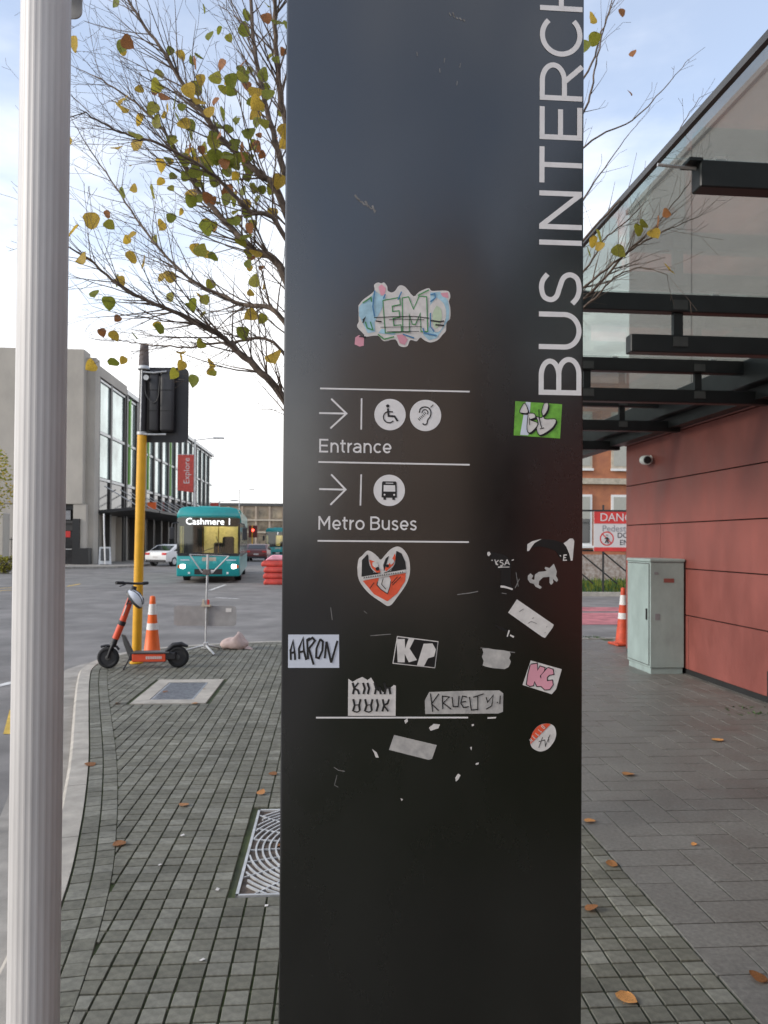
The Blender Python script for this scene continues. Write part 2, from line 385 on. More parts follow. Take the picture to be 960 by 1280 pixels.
def sett_geo(m, poly, dz, ch=.0018, depth=.012, tilt=(0,0)):
    n = len(poly); c = sum(poly, Vector())/n
    ins = [p + (c-p).normalized()*ch*1.4 for p in poly]
    def zt(p): return dz + tilt[0]*(p.x-c.x) + tilt[1]*(p.y-c.y)
    vs = [Vector((p.x,p.y,-depth)) for p in poly] + [Vector((p.x,p.y,zt(p)-ch)) for p in poly] + [Vector((p.x,p.y,zt(p))) for p in ins]
    fs = [tuple(range(2*n,3*n))]
    for i in range(n):
        k = (i+1) % n; fs += [(i,k,n+k,n+i), (n+i,n+k,2*n+k,2*n+i)]
    m.add(vs, fs)
cells = []                                      # (dist, world polygon, is_full)
for iu in range(int(-4.2/PU), int(USPLIT/PU)):
    u0 = iu*PU
    for iv in range(int(.2/PV), int(12.9/PV)):
        v0 = iv*PV
        if u0+PU > USPLIT: continue
        cu, cv = u0+PU/2, v0+PV/2
        if GR[0]-.02 < cu < GR[1]+.02 and GR[2]-.02 < cv < GR[3]+.02: continue
        if PIT[0] < cu < PIT[1] and PIT[2] < cv < PIT[3]: continue
        c = g2w(cu, cv); d, ki = inward(c.x, c.y)
        if d < .13: continue
        jt = random.uniform(-.0012,.0012)
        poly = [g2w(u0+GJU+jt, v0+GJV), g2w(u0+PU-GJU+jt, v0+GJV), g2w(u0+PU-GJU+jt, v0+PV-GJV), g2w(u0+GJU+jt, v0+PV-GJV)]
        full = True
        if d < .27:
            a = KS[ki] - KN[ki]*.192
            pc = clip(poly, a, KN[ki])
            if len(pc) < 3: continue
            if pc != poly: full = False; poly = pc
            area = abs(sum(p.x*q.y-q.x*p.y for p, q in zip(poly, poly[1:]+poly[:1])))/2
            if area < .0008: continue
        cells.append((c.length, poly, full, c))
i = 0
while i < len(KS)-4:                            # two border courses that follow the kerb
    j = i+3
    if KS[i].y > .6:
        for r in range(2):
            o0, o1 = -(.008+r*.094), -(.094+r*.094)
            a, b = KS[i], KS[j]
            jt = KT[i]*.003
            poly = [a+KN[i]*o1+jt, b+KN[j]*o1-jt, b+KN[j]*o0-jt, a+KN[i]*o0+jt]
            poly = list(poly); c = sum(poly, Vector())/4
            if w2g(c)[0] < USPLIT: cells.append((c.length, poly, False, c))
    i = j
cells.sort(key=lambda t: t[0])
sv = []
for k in range(4):
    m = MB(); h = .5*PU-GJU; g = .5*PV-GJV; q = lambda: random.uniform(-.0012,.0012)
    sett_geo(m, [Vector((-h+q(),-g+q(),0)),Vector((h+q(),-g+q(),0)),Vector((h+q(),g+q(),0)),Vector((-h+q(),g+q(),0))], 0)
    o = m.build('sett', M['sett_o']); sv.append(o.data); bpy.data.objects.remove(o)
nobj = 0; rest = MB()
for dist, poly, full, c in cells:
    if full and nobj < 300 and seen(c):
        o = bpy.data.objects.new('sett', random.choice(sv)); C.objects.link(o); o.parent = pave
        o.location = (c.x, c.y, random.uniform(-.002,.0015)); o.rotation_euler = (random.gauss(0,.008), random.gauss(0,.008), TH+random.gauss(0,.006)); nobj += 1
    else:
        if not seen(c) and dist > 6 and not (80 < (proj(c) or (0,0))[0] < 800): continue
        if poly[0].x*poly[1].y - poly[1].x*poly[0].y is None: pass
        ar = sum(p.x*q.y-q.x*p.y for p, q in zip(poly, poly[1:]+poly[:1]))
        if ar < 0: poly = poly[::-1]
        sett_geo(rest, poly, random.uniform(-.002,.0015), tilt=(random.gauss(0,.01), random.gauss(0,.01)))
tag(rest.build('sett_paving', M['sett_i'], pave), 'small square stone setts further back', kind='stuff')
# slabs in herringbone ----------------------------------------------
SU = .1905; su0 = USPLIT+.004; sv0 = 3.73-SU*18
slabs = []
for x in range(0, 24):
    for y in range(0, 72):
        t = (x - (y-18)) % 4
        if t == 0: a = (x, x+2, y, y+1)
        elif t == 3: a = (x, x+1, y, y+2)
        else: continue
        g = .0046
        u0, u1, v0, v1 = su0+a[0]*SU+g, su0+a[1]*SU-g, sv0+a[2]*SU+g, sv0+a[3]*SU-g
        c = g2w((u0+u1)/2, (v0+v1)/2)
        if c.y < .3 or c.y > 13: continue
        if inward(c.x, c.y)[0] < .16: continue
        poly = [g2w(u0,v0), g2w(u1,v0), g2w(u1,v1), g2w(u0,v1)]
        slabs.append((c.length, poly, t == 0, c))
for y in range(0, 72):                          # half slabs along the straight edge
    if (0-(y-18)) % 4 == 1:
        poly = [g2w(su0+.0018, sv0+y*SU+.0018), g2w(su0+SU-.0018, sv0+y*SU+.0018), g2w(su0+SU-.0018, sv0+(y+1)*SU-.0018), g2w(su0+.0018, sv0+(y+1)*SU-.0018)]
        c = sum(poly, Vector())/4
        if .3 < c.y < 12.4: slabs.append((c.length, poly, None, c))
slabs.sort(key=lambda t: t[0])
sm = {}
for k, (a, b) in dict(h=(SU*2, SU), v=(SU, SU*2)).items():
    m = MB(); h, g = a/2-.0046, b/2-.0046
    sett_geo(m, [Vector((-h,-g,0)),Vector((h,-g,0)),Vector((h,g,0)),Vector((-h,g,0))], 0, ch=.0008)
    o = m.build('slab', M['slab_o']); sm[k] = o.data; bpy.data.objects.remove(o)
n = 0; rest = MB()
for dist, poly, hor, c in slabs:
    if hor is not None and n < 300 and seen(c):
        o = bpy.data.objects.new('slab', sm['h' if hor else 'v']); C.objects.link(o); o.parent = pave
        o.location = (c.x, c.y, random.uniform(-.0008,.0008)); o.rotation_euler = (random.gauss(0,.0015), random.gauss(0,.0015), TH); n += 1
    else: sett_geo(rest, poly, random.uniform(-.0008,.0008), ch=.0008)
tag(rest.build('slab_paving', M['slab_i'], pave), 'large grey paving slabs further back', kind='stuff')

# service pit cover ---------------------------------------------------
pc = thing('service_pit_cover', 'rectangular steel access cover set in a pale concrete surround behind the scooter', 'pit cover', g2w((PIT[0]+PIT[1])/2, (PIT[2]+PIT[3])/2), TH)
hw, hl = (PIT[1]-PIT[0])/2, (PIT[3]-PIT[2])/2
m = MB(); iw, il = hw*.60, hl*.72
for a in ((-hw,hw,-hl,-il),(-hw,hw,il,hl),(-hw,-iw,-il,il),(iw,hw,-il,il)): m.box(*a, -.03, .004)
m.build('surround', M['kerb'], pc)
lid = bx('lid', M['steel'], pc, -iw+.006, iw-.006, -il+.006, il-.006, -.03, .001)
m = MB()
for a in range(26):
    for b in range(34):
        x, y = -iw+.03+a*(2*iw-.06)/25, -il+.03+b*(2*il-.06)/33
        m.box(-.008,.008,-.002,.002,0,.0035, Matrix.Translation((x,y,.0012)) @ Matrix.Rotation(R(45 if (a+b) % 2 else -45),4,'Z'))
tag(m.build('tread_pattern', M['steel'], lid), None, kind='stuff')
# tree grate ------------------------------------------------------------
gc = g2w((GR[0]+GR[1])/2, (GR[2]+GR[3])/2)
tg = thing('tree_grate', 'square pale metal tree grate with concentric ring bars, littered with leaves', 'tree grate', gc, TH)
H = (GR[3]-GR[2])/2; HW = (GR[1]-GR[0])/2
bx('soil', M['bark'], tg, -HW+.01, HW-.01, -H+.01, H-.01, -.02, -.0085)
gz0, gz1 = -.007, .003
m = MB()
for a in ((-HW,HW,-H,-H+.014),(-HW,HW,H-.014,H),(-HW,-HW+.014,-H,H),(HW-.014,HW,-H,H)): m.box(*a, gz0, gz1+.001)
m.build('edge_frame', M['galv'], tg)
def ring(r0, r1):
    ms = [MB()]; n = 96
    def inside(p): return abs(p[0]) < HW-.012 and abs(p[1]) < H-.012
    for k in range(12, n+12):
        m = ms[-1]
        a, b = 2*math.pi*k/n, 2*math.pi*(k+1)/n
        q = [(r0*math.cos(a),r0*math.sin(a)),(r1*math.cos(a),r1*math.sin(a)),(r1*math.cos(b),r1*math.sin(b)),(r0*math.cos(b),r0*math.sin(b))]
        if all(inside(p) for p in q): m.add([(x,y,gz0) for x,y in q]+[(x,y,gz1) for x,y in q], [(4,5,6,7),(0,1,5,4),(2,3,7,6),(1,2,6,5),(3,0,4,7)])
        elif m.v: ms.append(MB())
    return [m for m in ms if m.v]
for k in range(15):
    for m in ring(.20+k*.034, .2085+k*.034): m.build('ring_bar', M['galv'], tg)
for k in range(24):
    a = 2*math.pi*k/24 + .07
    e = min((HW-.01)/max(1e-6,abs(math.cos(a))), (H-.01)/max(1e-6,abs(math.sin(a))))
    MB().box(.205, e, -.0035, .0035, gz0, gz1-.0015, Matrix.Rotation(a,4,'Z')).build('radial_bar', M['galv'], tg)
# road paint ------------------------------------------------------------
def mark(pts, mt, z=-.1255):
    return tag(MB().add([(p.x,p.y,z) for p in pts], [tuple(range(len(pts)))]).build('road_marking', M[mt]), None, kind='structure')
def gline(a, b, wd, mt):
    a, b = gp(*a, -.13), gp(*b, -.13); t = (b-a).normalized(); n = Vector((-t.y,t.x,0))*wd/2
    mark([a-n, b-n, b+n, a+n], mt)
gline((262,738),(282,731), .12, 'paintw'); gline((270,747),(298,748.5), .12, 'paintw'); gline((283,728),(290,726), .12, 'paintw')
gline((-60,873),(20,852), .12, 'paintw'); gline((-90,742),(22,734), .12, 'painty'); gline((-90,745.5),(22,737), .12, 'painty'); gline((84,733),(100,730), .12, 'painty')
mark([gp(4,918,-.13), gp(20,918,-.13), gp(24,888,-.13), gp(12,888,-.13)], 'painty')
mark([Vector((3.6,16.2,0)),Vector((9.5,16.6,0)),Vector((9.3,19.3,0)),Vector((3.2,18.9,0))], 'pink')
mark([Vector((3.2,19.3,0)),Vector((9.3,19.7,0)),Vector((9.2,20.9,0)),Vector((3.0,20.5,0))], 'pink')
# ================================================================ WAYFINDING SIGN
SD = 1.60
sgn = thing('wayfinding_sign', 'tall black bus interchange totem sign with white lettering and many stickers', 'sign', (0,0,0), 0)
SU_, SV_ = frame(TH)
pL, pR = at(352.5, 677, SD), None
# face plane through the point of the face straight ahead, turned by TH
P0 = at(540, 677, SD); P0.z = 0
def face(x, y):
    d = ray(x, y); t = (P0 - CAM).dot(SV_) / d.dot(SV_); p = CAM + d*t
    return (p-P0).dot(SU_), p.z
aL = face(353.5, 640)[0]; aR = face(729, 640)[0]
sgn.location = (P0.x, P0.y, 0); sgn.rotation_euler = (0,0,TH)
TOP = 3.62
body = bx('panel_body', M['signblack'], sgn, aL, aR, 0, .11, .0, TOP, bevel=.005, seg=2, smooth=40)
bx('base_plate', M['black'], sgn, aL-.03, aR+.03, -.03, .14, -.03, .012)
bx('edge_trim', M['signedge'], sgn, aL-.0015, aL+.0015, .02, .09, .02, TOP-.02)
ZL = [0]
class Flat:                                   # thin print lying on the sign face, drawn in photo coordinates
    def __init__(s, base=.0006): s.m = MB(); s.y = -base; s.pcs = []
    def poly(s, pts, raw=False):
        q = [Vector((*(p if raw else face(*p)), 0)) for p in pts]
        tri = tessellate_polygon([q]); s.y -= .00006
        vs = [(p.x, s.y, p.y) for p in q]
        fs = []
        for t in tri:
            a, b, c = (q[i] for i in t)
            fs.append(tuple(t) if (b-a).cross(c-a).z > 0 else tuple(reversed(t)))
        s.m.add(vs, fs); s.pcs.append((vs, fs)); return s
    def stroke(s, pts, wd, raw=False, close=False):
        q = [Vector((*(p if raw else face(*p)), 0)) for p in pts]
        if not raw: wd = wd/600
        q = [p for i, p in enumerate(q) if i == 0 or (p-q[i-1]).length > 1e-6]
        n = len(q); lft = []; rgt = []
        for i, p in enumerate(q):
            if close: a, b = q[i-1], q[(i+1) % n]
            else: a, b = q[max(i-1,0)], q[min(i+1,n-1)]
            t1 = (p-a); t2 = (b-p)
            if t1.length < 1e-9: t1 = t2
            if t2.length < 1e-9: t2 = t1
            t1 = t1.normalized(); t2 = t2.normalized(); t = (t1+t2)
            if t.length < 1e-6: t = t1
            t.normalize(); nn = Vector((-t.y,t.x,0)); k = max(.5, nn.dot(Vector((-t1.y,t1.x,0))))
            lft.append(p+nn*wd/2/k); rgt.append(p-nn*wd/2/k)
        s.y -= .00006
        vs = [(p.x,s.y,p.y) for p in lft] + [(p.x,s.y,p.y) for p in rgt]
        fs = [(i, n+i, n+(i+1) % n, (i+1) % n) for i in range(n if close else n-1)]
        s.m.add(vs, fs); s.pcs.append(None); return s
    def disc(s, cx, cy, r, n=40, ry=None):
        return s.poly([(cx+r*math.cos(2*math.pi*k/n), cy+(ry or r)*math.sin(2*math.pi*k/n)) for k in range(n)])
    def build(s, name, mt, parent, label=None):
        if name == 'sticker_print' and len(s.pcs) > 1 and None not in s.pcs:
            for vs, fs in s.pcs: r = MB().add(vs, fs).build(name, M[mt], parent)
            return r
        return s.m.build(name, M[mt], parent, label=label)
def arc(cx, cy, rx, ry, a0, a1, n=16): return [(cx+rx*math.cos(R(a0+(a1-a0)*k/n)), cy+ry*math.sin(R(a0+(a1-a0)*k/n))) for k in range(n+1)]
def cm(pts, n=6): return [(p.x,p.y) for p in catmull([(x,y,0) for x,y in pts], n=n)]
def glyph(ch, W, s):                          # centre lines, capital height 1, advance box W wide, stroke s
    h = s/2; T = 1-h; r = W-h
    if ch == 'B': return [[(h,0),(h,1)], [(h,T),(.50*W,T)]+arc(.50*W,(T+.53)/2,.38*W,(T-.53)/2,90,-90)+[(h,.53)], [(h,.53),(.55*W,.53)]+arc(.55*W,(.53+h)/2,.45*W-h,(.53-h)/2,90,-90)+[(h,h)]]
    if ch == 'U': return [[(h,1),(h,.40)]+arc(W/2,.40,W/2-h,.40-h,180,360,20)+[(r,1)]]
    if ch == 'S': return [cm([(.88*W,.80),(.70*W,.91),(.48*W,T),(.24*W,.88),(.16*W,.72),(.26*W,.59),(.50*W,.52),(.78*W,.43),(.88*W,.27),(.77*W,.11),(.50*W,h),(.25*W,.10),(.06*W,.22)])]
    if ch == 'I': return [[(W/2,0),(W/2,1)]]
    if ch == 'N': return [[(h,0),(h,1)], [(h*1.2,1-h*.6),(W-h*1.2,h*.6)], [(r,0),(r,1)]]
    if ch == 'T': return [[(0,T),(W,T)], [(W/2,0),(W/2,T)]]
    if ch == 'E': return [[(h,0),(h,1)], [(h,T),(W,T)], [(h,.51),(W*.93,.51)], [(h,h),(W,h)]]
    if ch == 'R': return [[(h,0),(h,1)], [(h,T),(.52*W,T)]+arc(.52*W,(T+.42)/2,.42*W,(T-.42)/2,90,-90)+[(h,.42)], [(.50*W,.42),(W-h*1.1,0)]]
    if ch == 'C': return [arc(.53*W,.5,.53*W-h,.5-h,42,318,32)]
    if ch == 'G': return [arc(.53*W,.5,.53*W-h,.5-h,45,322,32)+[(.93*W,.46),(.55*W,.46)]]
    if ch == 'H': return [[(h,0),(h,1)], [(r,0),(r,1)], [(h,.5),(r,.5)]]
    if ch == 'A': return [[(h,0),(W/2,1)], [(W/2,1),(r,0)], [(W*.2,.3),(W*.8,.3)]]
    if ch == 'M': return [[(h,0),(h,1)], [(h*1.3,T),(W/2,.36),(W-h*1.3,T)], [(r,0),(r,1)]]
    x = .74                                    # lower case
    if ch == 'n': return [[(h,0),(h,x)], [(h,.40)]+arc(W/2,.40,W/2-h,x-.40-h,180,0)+[(r,0)]]
    if ch == 'u': return [[(h,x),(h,.33)]+arc(W/2,.33,W/2-h,.33-h,180,360)+[(r,x)], [(r,0),(r,.4)]]
    if ch == 't': return [[(W*.42,.95),(W*.42,.20)]+arc(W*.42+.14,.20,.14,.20-h,180,280), [(0,x-h),(W,x-h)]]
    if ch == 'r': return [[(h,0),(h,x)], [(h,.36)]+arc(W,.36,W-h,x-.36-h,180,95)]
    if ch == 'o': return [arc(W/2,x/2,W/2-h,x/2-h,0,360,28)]
    if ch == 'c': return [arc(W*.54,x/2,W*.54-h,x/2-h,45,315,24)]
    if ch == 'e': return [[(h,x*.46),(r,x*.46)], arc(W/2,x/2,W/2-h,x/2-h,-6,318,26)]
    if ch == 'a': return [[(W*.10,x*.80)]+arc(W*.48,x*.60,W*.52-h,x*.40-h,130,0)+[(r,0)], [(r,x*.55),(W*.40,x*.55)]+arc(W*.40,x*.30,W*.34,x*.30-h,95,270)+[(W*.62,h),(r,x*.28)]]
    if ch == 's': return [cm([(a*W,b*x) for a, b in [(.86,.82),(.55,.93),(.22,.84),(.16,.68),(.32,.55),(.62,.46),(.84,.32),(.76,.12),(.45,.07),(.08,.19)]])]
    return []
# BUS INTERCHANGE, running up the right edge
S = 55.2/600
bx0, _ = face(726.6, 480)
word = [('B',494,446),('U',437,390),('S',382,338),('I',307,300),('N',287,239),('T',229,184),('E',175,134),('R',126,79),('C',71,20),('H',14,-33),('A',-40,-92),('N',-100,-148),('G',-156,-208),('E',-217,-258)]
for ch, y0, y1 in word:
    z0 = face(700, y0)[1]; z1 = face(700, y1)[1]; W = (z1-z0)/S
    f = Flat()
    for st in glyph(ch, W, .118): f.stroke([(bx0 - b*S, z0 + a*S) for a, b in st], .118*S, raw=True)
    f.build('letter', 'vinyl', sgn)
def text_h(txt, x0, y, cap, adv, s=.125):     # x0,y baseline left in photo pixels
    a0, b0 = face(x0, y); sc = cap/600; f = Flat(); a = 0
    for ch, W, gap in adv:
        for st in glyph(ch, W, s): f.stroke([(a0+(a+p)*sc, b0+q*sc) for p, q in st], s*sc, raw=True)
        a += W+gap
    return f.build('lettering', 'vinyl', sgn, label='white lettering reading '+txt)
text_h('Entrance', 399, 565.5, 16.8, [('E',.66,.17),('n',.60,.12),('t',.40,.13),('r',.36,.07),('a',.60,.16),('n',.60,.14),('c',.60,.09),('e',.64,0)])
text_h('Metro Buses', 398, 662, 16.8, [('M',.86,.16),('e',.64,.09),('t',.40,.13),('r',.36,.08),('o',.68,.42),('B',.72,.13),('u',.60,.13),('s',.52,.10),('e',.64,.10),('s',.52,0)])
for a, b in (((400,485.6),(587,489.6)), ((398,577.5),(587,581)), ((397,676),(586,677.6)), ((395,897),(585,896.8))):
    Flat().stroke([a,b], 2.0).build('divider_line', 'vinyl', sgn)
for (x0,x1,yc,h) in ((399,433,517,18.5),(399,432,612,19)):
    f = Flat(); f.stroke([(x0,yc-.6),(x1-1,yc)], 2.2); f.stroke([(x0+15,yc-h),(x1,yc),(x0+14,yc+h)], 2.2); f.build('arrow', 'vinyl', sgn)
Flat().stroke([(452,498),(451.5,537)], 1.9).build('separator_line', 'vinyl', sgn); Flat().stroke([(451.5,593),(450.5,632)], 1.9).build('separator_line', 'vinyl', sgn)
d = Flat().disc(487.5,518.3,19.6).build('icon_disc', 'vinyl', sgn)
f = Flat(.0012); f.disc(484.6,507.6,2.1,16); f.stroke([(484.8,510.5),(485.6,520),(493,520.5),(497,526.5)], 2.4); f.stroke([(485,514.5),(491,515)], 1.5); f.stroke(arc(486.2,521.5,7,7,40,262,18), 1.4); f.build('wheelchair_symbol', 'ink', d)
d = Flat().disc(531.8,519.4,19.6).build('icon_disc', 'vinyl', sgn)
f = Flat(.0012); f.stroke(cm([(524,516),(525.5,511),(530,508.8),(535.5,510),(538.5,515),(537.5,521),(534.5,525),(533.5,529.5),(530.5,531.2),(528.3,529.2)]), 1.5)
f.stroke(cm([(527.2,516.5),(528.8,513),(532,512.2),(534.6,514.8),(534.4,518)]), 1.2); f.stroke([(538,509.5),(541.5,506)], 1)
for k in range(6): f.stroke([(522.5+k*1.6,523.2-k*1.6),(524.6+k*1.6,525.6-k*1.6)], .9)
f.build('hearing_symbol', 'ink', d)
d = Flat().disc(486.5,613,19.6).build('icon_disc', 'vinyl', sgn)
f = Flat(.0012)
f.poly([(477.5,603.5),(478.5,601.6),(494.5,601.9),(495.6,603.8),(496,622),(493.6,622.2),(493.6,625),(490.4,624.9),(490.4,622.2),(482.4,622),(482.4,624.7),(479.2,624.6),(479.2,621.9),(476.9,621.7)])
b = f.build('bus_symbol', 'ink', d)
f = Flat(.0015); f.poly([(479.6,606.4),(493.8,606.6),(494.1,614.6),(479.4,614.4)]); f.disc(480.6,618.4,1.2,10); f.disc(492.6,618.6,1.2,10); f.stroke([(482,603.9),(491.5,604.1)],.9); f.build('bus_symbol_cutouts', 'vinyl', b)

# ---- stickers
def sticker(label, pts, mt, raw=False): return Flat(.0008).poly(pts).build('sticker', mt, sgn, label=label)
def art(parent, mt, fn, base=.0014, name='sticker_print'):
    f = Flat(base); fn(f); return f.build(name, mt, parent)
def rr(cx, cy, w_, h_, ang, jag=0, n=1):
    o = []; ca, sa = math.cos(R(ang)), math.sin(R(ang))
    cs = [(-w_/2,-h_/2),(w_/2,-h_/2),(w_/2,h_/2),(-w_/2,h_/2)]
    for i in range(4):
        a, b = cs[i], cs[(i+1) % 4]
        for k in range(n):
            t = k/n; x, y = a[0]+(b[0]-a[0])*t + (random.uniform(-jag,jag) if k else 0), a[1]+(b[1]-a[1])*t + (random.uniform(-jag,jag) if k else 0)
            o.append((cx+x*ca-y*sa, cy+x*sa+y*ca))
    return o
Z = lambda ox, oy, k: (lambda pts: [(ox+x/k, oy+y/k) for x, y in pts])
# large blue graffiti sticker
z = Z(430,340,6.4)
st = sticker('large cut-out graffiti sticker lettered EMO in pale blue, green and pink', z(cm([(115,270),(150,225),(225,170),(245,140),(240,105),(270,85),(300,92),(320,85),(345,115),(350,150),(380,165),(410,150),(440,110),(490,120),(555,195),(600,160),(675,130),(700,152),(770,150),(835,155),(850,200),(838,235),(850,290),(848,375),(820,400),(815,470),(790,500),(750,545),(690,565),(640,545),(610,525),(580,555),(530,545),(510,590),(480,602),(440,590),(410,540),(320,555),(270,510),(170,520),(160,500),(105,440),(118,400)], 3)), 'paper')
art(st, 'blue', lambda f: (f.poly(z([(120,280),(155,240),(225,190),(245,150),(300,190),(335,200),(300,300),(245,400),(250,480),(190,490),(120,350)])), f.poly(z([(690,165),(770,160),(830,230),(842,300),(838,378),(780,470),(740,530),(680,548),(630,500),(680,440),(690,330)])), f.poly(z([(275,490),(400,505),(420,480),(300,455)]))), .0011)
art(st, 'pinkst', lambda f: (f.poly(z([(275,120),(300,100),(335,130),(325,180),(295,190)])), f.poly(z([(770,170),(830,165),(835,210),(790,200)])), f.poly(z([(420,505),(470,500),(510,540),(485,585),(445,570)]))), .0012)
emo = [[(310,230),(445,205),(450,262),(385,275),(388,318),(440,312),(444,365),(392,372),(398,430),(455,425),(460,480),(330,490)], [(470,480),(465,210),(515,200),(555,300),(600,195),(660,200),(668,478),(615,480),(610,330),(570,420),(545,420),(520,335),(522,480)]]
art(st, 'paper', lambda f: [f.poly(z(e)) for e in emo], .0016)
art(st, 'paper', lambda f: f.poly(z(cm([(740,205),(800,260),(815,360),(770,470),(710,475),(676,410),(680,290),(740,205)],4)[:-1])), .0014)
art(st, 'palegreen', lambda f: f.poly(z(cm([(740,270),(775,300),(780,380),(745,450),(715,430),(708,335),(740,270)],4)[:-1])), .0018)
art(st, 'dgreen', lambda f: [f.stroke(z(e+[e[0]]), 1.2) for e in emo] + [f.stroke(z(s), 1.5) for s in ([(150,250),(215,205),(220,240)], [(590,190),(680,145)], [(270,500),(320,540),(400,520)], [(170,400),(185,450),(230,465),(210,400)])], .0020)
art(st, 'dblue', lambda f: [f.stroke(z(s), 1.6) for s in ([(245,150),(230,280),(245,360)], [(460,160),(430,225)], [(690,240),(730,210),(725,175),(690,185)], [(330,180),(315,215)], [(470,500),(560,530)], [(630,450),(640,490),(740,510)], [(690,330),(690,440),(720,480)])], .0022)
art(st, 'ink', lambda f: [f.stroke(z(s), wd) for s, wd in (([(240,368),(400,360),(560,358),(680,372)],1), ([(255,395),(300,400)],1.6), ([(360,385),(470,380),(640,385)],.8), ([(150,390),(170,365),(150,410)],1.8), ([(690,390),(760,400),(800,395)],1.6), ([(730,425),(800,430)],1.8), ([(345,480),(600,478)],.7), ([(290,445),(620,440)],.7), ([(120,520),(175,522)],1.4))], .0028)
sticker('small torn pink sticker scrap below the large graffiti sticker', z([(90,525),(120,505),(160,530),(158,590),(125,598),(85,580)]), 'pinkst')
# green sticker
z = Z(640,440,9.6)
st = sticker('green rectangular sticker with white bubble letters beneath the letter B', z([(38,590),(600,628),(575,1040),(18,1000)]), 'green')
art(st, 'paleblue', lambda f: f.poly(z([(165,600),(222,604),(195,1000),(95,995)])), .0011)
shp = [[(90,700),(145,615),(185,690),(180,735),(95,730)], [(190,735),(260,740),(275,790),(215,815),(300,850),(290,900),(215,970),(175,930)], [(350,720),(375,630),(400,612),(430,620),(425,690),(390,750),(365,765)], [(285,775),(340,790),(370,775),(395,805),(510,805),(520,850),(460,930),(330,1000),(290,920),(310,860)]]
art(st, 'ink', lambda f: [f.poly([(x+1.6,y+1.8) for x, y in z(cm(s+[s[0]],4)[:-1])]) for s in shp], .0014)
art(st, 'paper', lambda f: [f.poly(z(cm(s+[s[0]],4)[:-1])) for s in shp], .0020)
art(st, 'ink', lambda f: [f.stroke(z(cm(s+[s[0]],4)), .9) for s in shp] + [f.stroke(z([(318,690),(322,800),(350,910)]), 1.2), f.stroke(z([(330,925),(380,912)]), 1.0), f.stroke(z([(205,790),(208,880)]), .9)], .0026)
# heart sticker
z = Z(430,675,9.6)
ho = cm([(160,330),(175,230),(215,190),(280,128),(345,150),(405,200),(440,235),(490,185),(560,110),(640,78),(710,110),(765,190),(790,290),(785,420),(740,540),(650,670),(545,790),(440,740),(300,640),(200,520),(165,430)], 4)
st = sticker('heart-shaped red, black and white sticker below the Metro Buses line', z(ho), 'paper')
art(st, 'ink', lambda f: (f.poly(z([(210,440),(215,240),(280,170),(290,200),(300,300),(350,390),(420,405),(300,425)])), f.poly(z([(480,390),(560,370),(620,280),(630,130),(690,160),(735,260),(745,350),(600,375)])), f.poly(z([(470,300),(500,220),(540,190),(480,380)]))), .0012)
art(st, 'orangest', lambda f: (f.poly(z([(225,490),(420,450),(395,530),(440,590),(520,645),(550,570),(560,480),(540,430),(740,395),(735,490),(640,640),(520,735),(360,650)])), f.poly(z([(300,235),(370,260),(440,380),(400,400),(330,330)])), f.poly(z([(610,160),(620,220),(590,300),(500,380),(490,340),(560,260)]))), .0012)
art(st, 'paper', lambda f: (f.poly(z(cm([(340,270),(385,260),(410,310),(380,330),(345,310),(340,270)],3)[:-1])), f.poly(z(cm([(545,250),(580,225),(600,260),(560,295),(545,250)],3)[:-1])), f.poly(z([(215,455),(420,420),(600,395),(740,365),(735,385),(560,425),(400,455),(225,478)]))), .0018)
art(st, 'ink', lambda f: [f.stroke(z(s), .9) for s in (cm([(285,180),(300,300),(360,385),(440,395)]), cm([(630,135),(610,290),(540,370),(480,395)]), [(400,500),(395,540),(440,590),(520,645),(550,560),(560,490)], [(470,460),(450,530),(500,590)], [(360,510),(310,580)], [(580,540),(680,440)], [(570,520),(640,440)])] + [f.disc(*z([(400,345)])[0], 2.4, 12), f.disc(*z([(520,310)])[0], 2.0, 12)], .0022)
art(st, 'ink', lambda f: [f.stroke(z([(235+k*27,462-k*3.9),(243+k*27,446-k*3.9),(250+k*27,460-k*3.9)]), .7) for k in range(18)], .0024)
# AARON
z = Z(350,780,4.57)
st = sticker('pale rectangular sticker reading AARON at the sign\'s edge', z([(47,60),(337,60),(338,250),(46,250)]), 'paleblue')
art(st, 'ink', lambda f: [f.stroke(z(s), 2.5) for s in ([(62,205),(60,150),(75,95),(85,175),(86,205)],[(62,165),(84,160)],[(110,200),(108,140),(132,80),(136,150),(150,205)],[(110,160),(138,155)],[(160,200),(155,90),(172,80)],[(158,95),(185,78),(200,95),(165,140),(192,232)],[(230,85),(208,140),(206,190),(222,195),(242,150),(245,100),(230,85)],[(255,195),(266,100)],[(266,100),(292,220)],[(292,220),(328,95)])])
# KP
st = sticker('black sticker with big white letters K P and a white outline', z([(668,68),(905,98),(886,252),(642,226)]), 'paper')
art(st, 'blackink2', lambda f: f.poly(z([(672,74),(900,103),(882,247),(648,221)])), .0012)
art(st, 'paper', lambda f: (f.poly(z([(665,85),(712,85),(714,140),(735,80),(768,85),(740,140),(782,205),(735,218),(712,170),(712,218),(672,218)])), f.poly(z([(820,112),(870,110),(890,145),(880,185),(845,195),(822,240),(782,235),(800,175)]))), .0018)
